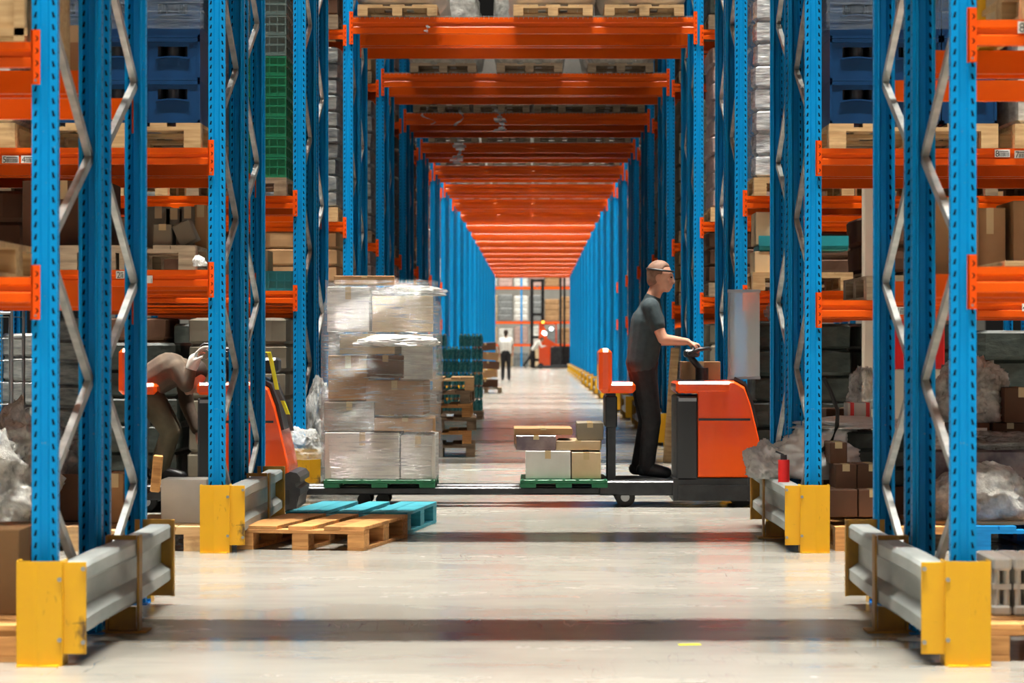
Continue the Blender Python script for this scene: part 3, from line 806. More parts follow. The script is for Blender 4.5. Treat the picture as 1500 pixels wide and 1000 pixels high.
tag(b2.build('ratchet_strap', [M['strap_yellow'], M['strap_dark']], None, (T2[0]+.07, T2[1]-.03, 0)), 'yellow strap with dark patches hanging over the parked truck', 'strap')
b = MB(); pts = [(.62+.05*math.cos(t*.6), 0, 1.18+.06*math.sin(t*.6)) for t in range(11)]; b.tube(pts, .004, 6); b.tube([(.66, 0, 1.12), (.70, 0, 1.02)], .004, 6)
tag(b.build('wire_hook', M['steel'], truck2, (0, .2, 0)), 'bent steel wire loop')
b = MB(); b.ell((0,0,0), (.055,.05,.10), 20, 12, rot=(0, .5, 0)); b.cap((.04,0,.07), (.07,0,.14), .025, .015)

# ------------------------------------------------------------------ loads on the forks of truck 1
def boxes_on(base_label, X0, Y0, z0, items, cat='box'):
    for (x, y, z, w, d, h, m, lab, rz) in items:
        carton_box(lab, (X0+x, Y0+y, z0+z), (w, d, h), M[m], rz, name='cardboard_box')
def green_base(label, X, Y, z, L=.62, W=.8):
    b = MB(); b.box(-L/2, L/2, -W/2, W/2, .03, .06, ch=.005)
    for x in (-L/2, -.06, L/2-.12):
        for y in (-W/2, -.06, W/2-.12): b.box(x, x+.12, y, y+.12, 0, .03)
    for i in range(7): b.box(-L/2+.01+i*(L-.04)/6, -L/2+.03+i*(L-.04)/6, -W/2, W/2, .058, .064)
    return tag(b.build('plastic_pallet', M['green_base'], None, (X, Y, z)), label, 'pallet')
YT = 20.18 + .39
Xa = WX(556, 20.2)
b_ = .15
green_base('green plastic pallet under the tall wrapped load on the truck forks', Xa, YT, b_, .84)
L_ = b_ + .065
items = [
 (-.13, 0, 0, .56, .76, .35, 'white_box', 'large white box at the bottom of the tall load on the truck', 0),
 (.29, 0, 0, .26, .74, .33, 'white_box', 'narrow white box beside the large one at the bottom of the tall load', 0),
 (.18, -.05, .36, .46, .66, .10, 'carton', 'flat brown box lying on the white boxes of the tall load', R(2)),
 (-.23, 0, .36, .38, .70, .22, 'carton_grey', 'greyish box left above the white boxes of the tall load', 0),
 (.12, .02, .48, .44, .66, .26, 'carton', 'brown box in the middle right of the tall load', R(-2)),
 (-.26, .02, .59, .30, .64, .34, 'carton', 'upright brown box in the middle left of the tall load', R(3)),
 (.04, 0, .76, .28, .60, .17, 'carton_dark', 'dark brown box in the centre of the tall load', 0),
 (.28, .02, .75, .24, .62, .34, 'white_wrap', 'pale ribbed box at the upper right of the tall load', 0),
 (-.08, 0, .94, .42, .62, .15, 'carton_pale', 'pale flat box below the big tan one on the tall load', R(-3)),
 (.16, .0, 1.11, .46, .58, .27, 'carton_pale', 'big tan box near the top of the tall load', R(2)),
 (-.23, .0, 1.11, .32, .62, .34, 'white_box', 'white box at the top left of the tall load', R(-2)),
 (-.14, .0, 1.47, .46, .48, .065, 'carton', 'flat brown box topping the tall load', R(4)),
]
for (x, y, z, w, d, h, m, lab, rz) in items:
    carton_box(lab, (Xa+x, YT+y, L_+z), (w, d, h), M[m], rz)
b = MB(); P = 40; v = []; f = []; zs = [i*.05 for i in range(31)]
def sup(a, w, d, ex=8):
    ca, sa = math.cos(a), math.sin(a); rr = 1/((abs(ca)**ex + abs(sa)**ex)**(1/ex)); return w/2*ca*rr, d/2*sa*rr
for z in zs:
    for k in range(P):
        x, y = sup(2*math.pi*k/P, .90 - .05*(z > 1.3), .80); nn = 1 + noise.noise(Vector((x*4, y*4, z*3)))*.03
        v.append((x*nn, y*nn, z))
for q in range(len(zs)-1):
    for k in range(P): f.append((q*P+k, q*P+(k+1) % P, (q+1)*P+(k+1) % P, (q+1)*P+k))
b.add(v, f, 0, True)
tag(b.build('stretch_film', M['stretch'], None, (Xa, YT, L_)), 'shiny clear stretch film round the tall load on the truck', 'plastic film')
heap('plastic_sheet', 'crumpled white plastic sheet tucked on top of the tall truck load', 'plastic film', (Xa+.20, YT-.05, L_+1.385), (.26, .26, .05), M['film'], 5, .5, 4)
heap('plastic_sheet', 'white plastic bag bulging from the middle of the tall truck load', 'plastic bag', (Xa+.14, YT-.33, L_+1.0), (.30, .09, .06), M['white_bag'], 8, .3, 3)
Xb = WX(826, 20.2)
green_base('green plastic pallet under the low stack of boxes on the truck forks', Xb, YT, b_, .66)
for (x, y, z, w, d, h, m, lab, rz) in [
 (-.12, 0, 0, .34, .7, .21, 'white_box', 'white box at the lower left of the low truck load', 0),
 (.17, 0, 0, .22, .7, .20, 'carton_pale', 'pale box at the lower right of the low truck load', 0),
 (-.22, 0, .215, .30, .66, .11, 'purple_wrap', 'purple-brown box on the low truck load', R(2)),
 (.12, 0, .215, .34, .62, .07, 'carton_pale', 'thin pale box on the right of the low truck load', R(-2)),
 (-.16, 0, .33, .44, .60, .05, 'carton', 'thin brown tray topping the low truck load', R(1)),
 (.20, 0, .29, .20, .56, .13, 'carton_grey', 'small grey box at the top right of the low truck load', 0)]:
    carton_box(lab, (Xb+x, YT+y, L_+z), (w, d, h), M[m], rz)

# ------------------------------------------------------------------ people
def add_remesh(o, vox=.009, sm=4):
    r = o.modifiers.new('r', 'REMESH'); r.mode = 'VOXEL'; r.voxel_size = vox; r.use_smooth_shade = True
    s = o.modifiers.new('s', 'SMOOTH'); s.factor = .5; s.iterations = sm
def head_mb(b, c, fwd, s=1.0, tilt=0):
    """head centred at c looking along fwd (unit, horizontal), tilt nods down"""
    fwd = Vector(fwd).normalized(); side = Vector((0,0,1)).cross(fwd).normalized()
    Rm = Matrix((fwd, side, Vector((0,0,1)))).transposed(); 
    Rt = Matrix.Rotation(tilt, 3, side) ; Rm = Rt @ Rm
    b.T = Matrix.Translation(c) @ (Rm.to_4x4()) @ Matrix.Scale(s, 4)
    b.ell((-.012, 0, .022), (.094, .075, .098)); b.ell((.025, 0, -.035), (.062, .058, .078)); b.ell((.060, 0, -.088), (.026, .030, .022))
    b.ell((.088, 0, -.012), (.020, .014, .030)); b.ell((.100, 0, -.026), (.017, .017, .013)); b.ell((.078, 0, .028), (.018, .052, .012))
    b.ell((.085, 0, -.056), (.014, .026, .007)); b.ell((.084, 0, -.068), (.014, .024, .007))
    for q in (-1, 1):
        b.ell((-.010, q*.078, -.010), (.019, .010, .032)); b.ell((.062, q*.040, -.022), (.020, .018, .018))
    T = b.T.copy(); b.T = Matrix.Identity(4); return T
def hand(b, wrist, d, palm_n, grip=.9, s=1.0, thumb=1):
    """hand along d from the wrist; fingers curl towards palm_n"""
    d = Vector(d).normalized(); n = (Vector(palm_n) - d*Vector(palm_n).dot(d)).normalized(); t = d.cross(n).normalized()
    W = Vector(wrist)
    for q in (-1.5, -.5, .5, 1.5): b.cap(W + d*.01*s + t*q*.012*s, W + d*.085*s + t*q*.019*s, .013*s, .0105*s, 8)
    for i, (q, L) in enumerate(((-1.5, .075), (-.5, .085), (.5, .08), (1.5, .062))):
        p = W + d*.085*s + t*q*.0215*s; ang = grip*(.5 + .06*i); dd = d
        for j, fr in enumerate((.45, .32, .25)):
            a = ang*(j+1)*1.0; v = d*math.cos(a) + n*math.sin(a); p2 = p + v*L*fr*s
            b.cap(p, p2, (.0090 - .0008*j)*s, (.0084 - .001*j)*s, 8); p = p2
    p = W + d*.025*s - t*thumb*.022*s; v = (d*.7 - t*thumb*.55 + n*.45).normalized(); p2 = p + v*.04*s
    b.cap(p, p2, .012*s, .0105*s, 8); v2 = (d*.8 + n*.65 - t*thumb*.1).normalized(); b.cap(p2, p2 + v2*.032*s, .0105*s, .008*s, 8)
def person(label, J, shirt, trousers, sleeves='short', hair='hair', s=1.0, vox=.009, glove=None, hairlen=0, band=False):
    """J: joints in world coordinates"""
    g = {k: Vector(v) for k, v in J.items() if k not in ('fwd', 'tilt', 'grips')}
    b = MB(); HT = head_mb(b, g['head'], J['fwd'], s, J.get('tilt', 0))
    b.cap(g['neck'], g['head'] + (g['neck']-g['head'])*.35, .058*s, .052*s)
    fw = Vector(J['fwd']).normalized(); up = (g['chest'] - g['pelvis']).normalized()
    sdv = (g['shl'] - g['shr']).normalized()
    for q in (-.5, 0, .5): b.cap(g['pelvis'] + sdv*q*.17*s, g['chest'] + sdv*q*.18*s, .105*s, .115*s)
    b.cap(g['chest'] , g['neck'], .12*s, .06*s); b.cap(g['shl']*.85+g['shr']*.15, g['shr']*.85+g['shl']*.15, .062*s, .062*s)
    for L in ('l', 'r'):
        b.cap(g['sh'+L], g['el'+L], .052*s, .041*s); b.cap(g['el'+L], g['wr'+L], .042*s, .027*s)
        gr = J['grips'][L]; hand(b, g['wr'+L], gr[0], gr[1], gr[2], s, gr[3])
        b.cap(g['hip'+L], g['kn'+L], .088*s, .058*s); b.cap(g['kn'+L], g['an'+L], .058*s, .038*s)
        b.cap(g['an'+L], g['toe'+L], .042*s, .032*s)
    body = b.build('person', M['skin']); add_remesh(body, vox, 3); tag(body, label, 'person')
    # shirt
    b = MB()
    for q in (-.5, 0, .5): b.cap(g['pelvis'] + up*.0 + sdv*q*.19*s, g['chest'] + sdv*q*.19*s, .118*s, .130*s)
    b.cap(g['chest'], g['neck'] - (g['head']-g['neck'])*.05, .135*s, .066*s); b.cap(g['shl']*.88+g['shr']*.12, g['shr']*.88+g['shl']*.12, .076*s, .076*s)
    for L in ('l', 'r'):
        if sleeves == 'short':
            b.cap(g['sh'+L], g['sh'+L]*.45 + g['el'+L]*.55, .070*s, .062*s)
        else:
            b.cap(g['sh'+L], g['el'+L], .070*s, .056*s); b.cap(g['el'+L], g['wr'+L]*.95+g['el'+L]*.05, .056*s, .040*s)
    sh = b.build('shirt', M[shirt], body); add_remesh(sh, vox*1.1, 3)
    b = MB()
    b.cap(g['pelvis'] - sdv*.08*s, g['pelvis'] + sdv*.08*s, .125*s, .125*s)
    for L in ('l', 'r'):
        b.cap(g['hip'+L], g['kn'+L], .104*s, .074*s); b.cap(g['kn'+L], g['an'+L], .074*s, .062*s)
    tr = b.build('trousers', M[trousers], body); add_remesh(tr, vox*1.1, 3)
    for L in ('l', 'r'):
        b = MB(); b.cap(g['an'+L], g['toe'+L], .056*s, .044*s); b.cap(g['an'+L] - (g['toe'+L]-g['an'+L])*.2 + Vector((0,0,-.02*s)), g['toe'+L], .05*s, .044*s)
        sho = b.build('shoe', M['black'], body); add_remesh(sho, vox*1.1, 2)
    b = MB(); b.T = HT; 
    def cut(p):
        if p.x > .03 and p.z < .045: p.x = .03 + (p.x-.03)*.2
        return p
    b.ell((-.018, 0, .034), (.099, .081, .098), fn=cut); b.ell((-.05, 0, -.02), (.058, .070, .07 + hairlen))
    h = b.build('hair', M[hair], body); add_remesh(h, vox, 2)
    b = MB(); b.T = HT
    for q in (-1, 1): b.ell((.083, q*.030, .008), (.008, .011, .007), 10, 6)
    b.build('eyes', M['ink'], body)
    if band:
        b = MB(); b.T = HT; n = 24; pts = [(-.012+.102*math.cos(2*math.pi*i/n), .083*math.sin(2*math.pi*i/n), .052) for i in range(n+1)]; b.tube(pts, .009, 6, cap=False); b.build('headband', M['black'], body)
    if glove:
        b = MB()
        for L in glove:
            b.cap(g['wr'+L], g['wr'+L] + Vector(J['grips'][L][0]).normalized()*.06, .045*s, .048*s); hand(b, g['wr'+L], *J['grips'][L][:3], 1.35*s, J['grips'][L][3])
        gl = b.build('glove', M['white_cloth'], body); add_remesh(gl, vox, 2)
    return body
YP = 20.58
X0 = .97
J = dict(fwd=(1, -.12, 0), tilt=.12, head=(1.085, YP, 1.745), neck=(1.02, YP, 1.58), chest=(.985, YP, 1.40), pelvis=(.94, YP, 1.09),
    shl=(1.0, YP+.18, 1.51), shr=(1.0, YP-.18, 1.51), ell=(1.10, YP+.22, 1.26), elr=(1.09, YP-.22, 1.27), wrl=(1.275, YP+.14, 1.245), wrr=(1.28, YP-.145, 1.25),
    hipl=(.94, YP+.09, 1.02), hipr=(.95, YP-.09, 1.02), knl=(.99, YP+.10, .64), knr=(1.01, YP-.10, .65), anl=(.92, YP+.10, .285), anr=(.97, YP-.10, .285), toel=(1.07, YP+.11, .25), toer=(1.12, YP-.11, .25),
    grips={'l': ((1, .0, -.25), (-.3, 0, -1), 1.5, -1), 'r': ((1, 0, -.25), (-.3, 0, -1), 1.5, 1)})
person('person in a charcoal T-shirt and black trousers driving the moving truck', J, 'tshirt', 'trousers', hair='short_hair', band=True)
# cap worn by the driver is part of the hair colour band; bending worker on the parked truck
YQ = 19.95
J = dict(fwd=(.8, 0, -.1), tilt=.95, head=(-2.43, YQ, .98), neck=(-2.50, YQ, 1.06), chest=(-2.60, YQ, 1.04), pelvis=(-2.78, YQ, .93),
    shl=(-2.53, YQ+.17, 1.04), shr=(-2.53, YQ-.17, 1.05), ell=(-2.50, YQ+.2, .78), elr=(-2.45, YQ-.22, .93), wrl=(-2.42, YQ+.15, .58), wrr=(-2.41, YQ-.22, 1.06),
    hipl=(-2.78, YQ+.09, .88), hipr=(-2.77, YQ-.09, .87), knl=(-2.60, YQ+.10, .60), knr=(-2.58, YQ-.12, .58), anl=(-2.72, YQ+.10, .285), anr=(-2.66, YQ-.10, .285), toel=(-2.56, YQ+.11, .25), toer=(-2.50, YQ-.11, .25),
    grips={'l': ((.1, 0, -1), (1, 0, 0), .5, 1), 'r': ((.35, 0, .9), (1, 0, 0), .8, 1)})
person('person in dark brown clothes bending down on the parked truck, white glove raised', J, 'brown_cloth', 'khaki_cloth', 'long', glove=('r',))
# distant people
def standing(label, X, Y, yaw, shirt, trousers, sl, hairlen=0):
    c, s_ = math.cos(yaw), math.sin(yaw)
    def P(f, sd, z): return (X + f*c - sd*s_, Y + f*s_ + sd*c, z)
    J = dict(fwd=(c, s_, 0), tilt=.1, head=P(.03, 0, 1.66), neck=P(0, 0, 1.49), chest=P(0, 0, 1.32), pelvis=P(-.02, 0, 1.0),
      shl=P(0, .18, 1.43), shr=P(0, -.18, 1.43), ell=P(.02, .26, 1.16), elr=P(.02, -.26, 1.17), wrl=P(.14, .22, .95), wrr=P(.14, -.22, .97),
      hipl=P(-.02, .09, .93), hipr=P(-.02, -.09, .93), knl=P(.03, .10, .52), knr=P(.0, -.10, .52), anl=P(-.02, .11, .09), anr=P(-.08, -.11, .09), toel=P(.12, .12, .045), toer=P(.07, -.12, .045),
      grips={'l': ((.3*c, .3*s_, -1), (c, s_, 0), .5, 1), 'r': ((.3*c, .3*s_, -1), (c, s_, 0), .5, -1)})
    return person(label, J, shirt, trousers, sl, vox=.014, hairlen=hairlen)
standing('person in a white top and black trousers walking away down the passage', WX(741, 94), 94, R(88), 'white_cloth', 'trousers', 'short', .03)
Yf = 140.; Xf = WX(783, Yf)
J = dict(fwd=(1, .3, 0), tilt=.6, head=(Xf+.38, Yf, 1.52), neck=(Xf+.28, Yf, 1.46), chest=(Xf+.18, Yf, 1.36), pelvis=(Xf-.08, Yf, 1.02),
    shl=(Xf+.24, Yf+.17, 1.42), shr=(Xf+.24, Yf-.17, 1.42), ell=(Xf+.36, Yf+.2, 1.16), elr=(Xf+.36, Yf-.22, 1.16), wrl=(Xf+.55, Yf+.15, 1.2), wrr=(Xf+.55, Yf-.15, 1.2),
    hipl=(Xf-.08, Yf+.09, .95), hipr=(Xf-.08, Yf-.09, .95), knl=(Xf-.02, Yf+.10, .52), knr=(Xf-.28, Yf-.10, .55), anl=(Xf-.05, Yf+.10, .09), anr=(Xf-.55, Yf-.10, .22), toel=(Xf+.12, Yf+.11, .045), toer=(Xf-.48, Yf-.11, .09),
    grips={'l': ((1, 0, 0), (0, 0, -1), .8, 1), 'r': ((1, 0, 0), (0, 0, -1), .8, -1)})
person('person in a cream top and black trousers leaning onto the far orange truck', J, 'white_cloth', 'trousers', 'long', vox=.016)

# ------------------------------------------------------------------ far trucks
def reach_truck(label, X, Y):
    e = empty('forklift', label, 'forklift', (X, Y, 0))
    b = MB(); b.prism([(.0,.12),(.0,2.35),(.18,2.4),(.35,2.1),(.45,1.6),(.85,1.35),(.85,1.2),(.62,1.15),(.6,.12)], -.45, .45, 'y'); b.build('body', M['truck_orange'], e)
    b = MB(); b.box(.6, 1.25, -.45, .45, .1, 1.15, ch=.03); b.build('battery_box', M['black_metal'], e)
    b = MB(); b.box(-.1, 1.9, -.5, .5, .05, .18, ch=.03); b.build('chassis', M['black_metal'], e)
    for x in (-.45, .12):
        b = MB(); b.box(x, x+.17, .5, .66, .05, 4.75); b.build('mast_rail', M['black_metal'], e)
    b = MB()
    for z in (.4, 1.6, 2.8, 4.6): b.box(-.3, .14, .52, .6, z, z+.14)
    b.cyl((-.08, .5, 4.35), .07, .05, 'y', m=1); b.build('mast_crossbar', [M['black_metal'], M['steel']], e)
    b = MB(); b.box(.0, .95, -.4, .4, 2.32, 2.4); b.box(.88,.95,-.4,-.33,1.2,2.35); b.box(.88,.95,.33,.4,1.2,2.35); b.build('roof_guard', M['truck_orange'], e)
    b = MB(); b.cyl((.22, 0, 2.46), .06, .12, m=0); b.build('beacon', M['beacon'], e)
    for x, z in ((.33, 1.85), (.26, 1.9), (.66, 2.1)):
        b = MB(); b.cyl((x, -.48, z), .09, .04, 'y'); b.build('work_lamp', M['headlamp'], e)
    for x in (.1, 1.6):
        for y in (-.42, .42): b = MB(); b.cyl((x, y, .15), .15, .1, 'y'); b.build('wheel', M['rubber'], e)
    return e
reach_truck('orange and black forklift standing at the far end of the passage', WX(792, 141.5)-.1, 141.5)
b = MB(); 
e = empty('stacker', 'tall black lifting mast right of the orange forklift at the far end', 'forklift mast', (WX(824, 143), 143, 0))
b.box(-.16, -.04, -.1, .1, .05, 5.35); b.box(.04, .16, -.1, .1, .05, 5.35); b.box(-.16, .16, -.08, .08, 5.2, 5.45); b.build('mast', M['black_metal'], e)
b = MB(); b.box(-.5, .42, -.35, .35, .1, 1.2, ch=.05); b.build('body', M['black_metal'], e)
b = MB(); b.box(-.9, .3, -.3, -.12, .03, .1); b.box(-.9, .3, .12, .3, .03, .1); b.build('fork', M['black_metal'], e)

# ------------------------------------------------------------------ far storage behind the last row
YW = 155
for i, x in enumerate((-5.4, -1.8, 1.8, 5.4)):
    pass
e = empty('pallet_rack', 'blue and orange pallet rack standing across the far end of the hall', 'rack', (0, YW, 0))
for x in (-7.9, -4.3, -.68, 2.95, 6.6):
    link('post', ME_POST, e, (x, 0, 0)); link('post', ME_POST, e, (x, 1.1, 0), (0, 0, math.pi))
b = MB(); pr = beam_profile(.13); b.prism(pr[::-1], -7.9, 6.6, 'x'); mlong = b.mesh('beam', M['orange'])
for z in (1.25, 2.55, 4.55): link('beam', mlong, e, (0, 0, z)); link('beam', mlong, e, (0, 1.08, z))
rr = random.Random(4); n = 0
for z, hs in ((0.01, 1.05), (1.32, 1.1), (2.62, 1.6), (4.62, 1.1)):
    x = -3.4; c = 0
    while x < 4.2:
        w = .82; h = hs*rr.uniform(.75, .98)
        if z == 0.01 and False: pass
        m = rr.choice(['carton_pale', 'carton_pale', 'white_wrap', 'carton', 'grey_wrap', 'pink_wrap'])
        lvl = {0.01: 'floor', 1.32: 'first shelf', 2.62: 'second shelf', 4.62: 'top shelf'}[z]
        wrapped_load('boxed pallet load on the %s of the far end rack, %s from the left' % (lvl, ORD[c]), (x, YW+.55, z+.02), (w, 1.0, h), M[m], c+int(z*10), 'loads on the far end rack', rows=4)
        x += .9; c += 1

# ------------------------------------------------------------------ sacks and goods over the passage
ME_SACK = [sack_mesh(.86, 1.12, .95, i, M['sack']) for i in range(3)]
ME_SACKW = [sack_mesh(.86, 1.12, .95, i+5, M['film_bag']) for i in range(2)]
XS = {3: (-1.27, .30, 1.22), 4: (-1.0, .05, 1.16)}
COLW = ['left', 'middle left', 'middle right', 'right']
for k in range(0, 11):
    if k in (0, 1, 2): xs = (-1.29, -.43, .43, 1.29)
    else: xs = XS.get(k, (-1.22, -.36, .5, 1.28))
    names = COLW if len(xs) == 4 else ['left', 'middle', 'right']
    for h in ((0, 1) if k < 6 else (0,)):
        Y = ROW(k) + (.55 if h == 0 else 1.83)
        for i, x in enumerate(xs):
            ex = ', rear half' if h else ''
            pallet('pallet', '%s wooden pallet over the passage, %s rack row%s' % (names[i], ORD[k], ex), (x, Y, 4.543), 0, M['wood' if k < 4 else 'wood_grey'], W=.8, group='pallets over the passage').scale.z = .78
            me = ME_SACK[(i+k) % 3] if k != 4 else ME_SACKW[i % 2]
            tag(link('bulk_sack', me, None, (x, Y, 4.656), (0, 0, .05*(i-1))), '%s white sack over the passage, %s rack row%s' % (names[i], ORD[k], ex), 'sack', 'white sacks over the passage')
# strips of torn film hanging from the crossbeams
def torn(label, px, py0, py1, k, w=.02, seed=0, wob=.08):
    Y = ROW(k) - .03; r = random.Random(seed); z0, z1 = WZ(py0, Y), WZ(py1, Y); n = 10
    pts = [(WX(px, Y) + wob*math.sin(i*.8+seed)*i/n, Y - .02*(i % 2), z0 + (z1-z0)*i/n) for i in range(n+1)]
    b = MB()
    for i in range(n):
        ww = w*(1 + .8*math.sin(i*1.3+seed)); a, c = Vector(pts[i]), Vector(pts[i+1]); nn = .006
        v = [tuple(a + Vector((-ww, 0, 0))), tuple(a + Vector((ww, .01, 0))), tuple(c + Vector((ww, .01, 0))), tuple(c + Vector((-ww, 0, 0)))]
        v2 = [(p[0], p[1]+nn, p[2]) for p in v]; b.add(v + v2, [(0,1,2,3),(7,6,5,4),(0,4,5,1),(1,5,6,2),(2,6,7,3),(3,7,4,0)])
    tag(b.build('torn_film', M['film'], None), label, 'plastic film')
torn('thin torn film strip hanging left over the fifth rack row crossbeam', 625, 155, 182, 5, .012, 1, .15)
torn('narrow torn film strip hanging over the fifth rack row crossbeam', 674, 150, 184, 5, .014, 3)
torn('wide torn film scrap hanging over the fifth rack row crossbeam', 733, 160, 192, 5, .05, 2, .04)
torn('long grey film rag hanging from the sixth rack row crossbeam', 672, 200, 240, 6, .06, 4, .05)
torn('small torn film flag hanging on the frontmost visible crossbeam', 626, 36, 48, 3, .012, 5, .02)

# ------------------------------------------------------------------ shelf goods next to the passage
def load(k, s, lv, xoff, size, m, label, kind='wrap', seed=0, pal='wood', half=0, W=.8, rows=5, group=None, dy=0):
    z = (0 if lv < 0 else levels(k, s)[lv] + .049); Y = ROW(k) + (.55 if half == 0 else 1.83) + dy; x = s*(1.77 + xoff)
    lv_w = {-1: 'floor', 0: 'lower shelf', 1: 'upper shelf', 2: 'top shelf'}[lv]
    pallet('pallet', 'wooden pallet under %s, %s, %s' % (label[0], row_words(k, s), lv_w), (x, Y, z+.001), 0, M[pal], W=W)
    if kind == 'wrap': return wrapped_load(label[1], (x, Y, z+.147), size, M[m], seed, group, rows=rows)
# third row left: green crates with grey crates above
z = levels(2, -1)[1] + .049; Y = ROW(2) + .5
pallet('pallet', 'dark wooden pallet under the green crates on the left rack', (-1.77-.10-.4, Y+.05, z), 0, M['wood_grey'])
for c in range(2):
    for l in range(9):
        col = 'crate_green' if l < 6 else 'crate_grey'
        tag(link('plastic_crate', ME_TOTE[col], None, (-2.075 - c*.40, Y-.2, z+.146+l*.163)), '%s plastic crate in the %s column on the third left rack, %s from the bottom' % ('green' if l < 6 else 'grey-green', 'near' if c == 0 else 'far', ORD[l]), 'crate', 'stacked plastic crates on the left rack')
load(2, 1, 1, .50, (.78, 1.15, 1.62), 'silver_wrap', ('the silver wrapped load', 'tall shiny silver wrapped load on the third right rack'), seed=3, rows=9)
load(3, -1, 1, .50, (.80, 1.15, 1.62), 'grey_wrap', ('the grey wrapped load', 'tall grey wrapped load of cans on the fourth left rack'), seed=4, rows=10)
load(3, 1, 1, .52, (.76, 1.15, 1.62), 'pink_wrap', ('the pinkish load', 'tall pinkish wrapped load on the fourth right rack'), seed=5, rows=9)
load(2, -1, 1, 1.45, (.8, 1.15, 1.5), 'white_wrap', ('the white load', 'white wrapped load behind the green crates on the third left rack'), seed=6, rows=7)
load(2, 1, 1, 1.45, (.8, 1.15, 1.6), 'grey_wrap', ('the second load', 'grey wrapped load next to the silver one on the third right rack'), seed=7, rows=7)
mats = ['grey_wrap', 'white_wrap', 'carton', 'dark_wrap', 'carton_grey', 'pink_wrap', 'carton_dark']
MW = {'grey_wrap': 'grey wrapped', 'white_wrap': 'white wrapped', 'carton': 'brown boxed', 'dark_wrap': 'dark wrapped', 'carton_grey': 'grey boxed', 'pink_wrap': 'pinkish wrapped', 'carton_dark': 'dark brown boxed'}
for k in range(2, 12):
    for s in (-1, 1):
        for lv in (-1, 0, 1, 2):
            if lv == 1 and k < 4: continue
            if (k, lv) == (2, 0) or (k, lv, s) == (2, -1, 1): continue
            m = mats[(k*3 + lv*2 + (s > 0)*4) % 7]
            h = {-1: 1.3, 0: .52, 1: 1.6, 2: 1.0}[lv]
            lw = {-1: 'floor', 0: 'lower shelf', 1: 'upper shelf', 2: 'top shelf'}[lv]
            load(k, s, lv, .50, (.8, 1.12, h), m, ('the load beside the passage', '%s load beside the passage, %s, %s' % (MW[m], row_words(k, s), lw)), seed=k*7+lv, pal='wood_grey', rows=max(3, int(h/.2)), group='loads beside the passage')
# goods further out, most of them seen through the near racks
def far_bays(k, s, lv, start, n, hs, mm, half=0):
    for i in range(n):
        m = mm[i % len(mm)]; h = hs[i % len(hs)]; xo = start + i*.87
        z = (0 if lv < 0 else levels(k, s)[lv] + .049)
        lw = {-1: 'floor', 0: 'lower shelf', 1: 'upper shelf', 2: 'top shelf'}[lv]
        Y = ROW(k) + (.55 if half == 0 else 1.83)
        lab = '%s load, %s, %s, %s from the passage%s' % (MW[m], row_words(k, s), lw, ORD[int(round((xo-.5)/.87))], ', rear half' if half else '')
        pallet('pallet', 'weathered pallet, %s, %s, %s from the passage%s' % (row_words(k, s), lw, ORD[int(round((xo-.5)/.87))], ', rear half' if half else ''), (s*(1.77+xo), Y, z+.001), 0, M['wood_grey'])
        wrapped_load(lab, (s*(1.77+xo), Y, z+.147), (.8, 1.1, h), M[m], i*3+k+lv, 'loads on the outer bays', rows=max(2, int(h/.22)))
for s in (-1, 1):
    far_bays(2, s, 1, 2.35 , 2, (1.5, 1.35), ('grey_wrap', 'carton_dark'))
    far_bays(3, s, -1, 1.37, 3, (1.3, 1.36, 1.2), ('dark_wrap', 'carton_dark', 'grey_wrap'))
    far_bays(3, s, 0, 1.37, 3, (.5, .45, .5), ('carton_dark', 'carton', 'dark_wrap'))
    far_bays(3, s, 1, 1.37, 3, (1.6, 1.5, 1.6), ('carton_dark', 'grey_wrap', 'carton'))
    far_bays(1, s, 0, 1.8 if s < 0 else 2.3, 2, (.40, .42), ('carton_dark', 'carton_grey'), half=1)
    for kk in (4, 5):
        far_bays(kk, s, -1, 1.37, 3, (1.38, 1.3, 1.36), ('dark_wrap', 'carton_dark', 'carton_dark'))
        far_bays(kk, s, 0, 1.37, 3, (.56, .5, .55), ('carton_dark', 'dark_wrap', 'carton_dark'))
    far_bays(1, s, 2, .5, 4, (1.0,), ('carton', 'white_wrap'))  # unseen top-shelf loads, added to shade the shelves below
    far_bays(0, s, 2, .5, 4, (1.0,), ('carton', 'white_wrap'))  # nearest row likewise: out of view, added to block light from above
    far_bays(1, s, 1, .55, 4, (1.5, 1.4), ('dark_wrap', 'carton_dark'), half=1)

# ---- second row left, lower shelf: weathered pallet with flat grey boxes
z = levels(1, -1)[0] + .049; Y = ROW(1) + .55
def at(px, Yd): return WX(px, Yd)
pallet('pallet', 'weathered pallet on the lower shelf of the second left rack under the tilted grey boxes', (-2.29, Y, z), 0, M['wood_grey'], W=.8)
for i, (px, w, h, m, rz, lab) in enumerate([(231, .15, .26, 'carton_grey', 0, 'upright brown-grey flat box left of the shelf group'), (254, .105, .25, 'carton_grey', 0, 'upright grey flat box, second of the shelf group'),
        (274, .105, .26, 'carton_grey', 0, 'upright grey flat box, third of the shelf group'), (293, .08, .27, 'carton', 0, 'upright tan flat box right of the shelf group')]):
    carton_box(lab, (at(px, Y), Y+.15, z+.145), (w, .25, h), M[m], rz)
carton_box('small grey box standing before the upright flat boxes', (at(243, Y-.3), Y-.35, z+.145), (.11, .2, .13), M['carton_grey'])
carton_box('grey box tilted against the upright flat boxes on the weathered pallet', (at(281, Y-.3), Y-.35, z+.165), (.11, .18, .13), M['carton_grey'], rot=(0, R(-24), 0), tape=False)
heap('plastic_scrap', 'crumpled white paper stuck on the weathered pallet edge', 'paper', (at(293, Y-.6), Y-.62, z+.02), (.035, .02, .04), M['paper'], 4, .5)
pallet('pallet', 'pallet on the lower shelf of the second left rack, farther from the passage', (at(120, Y)-.1, Y, z), 0, M['wood_grey'], W=.8)
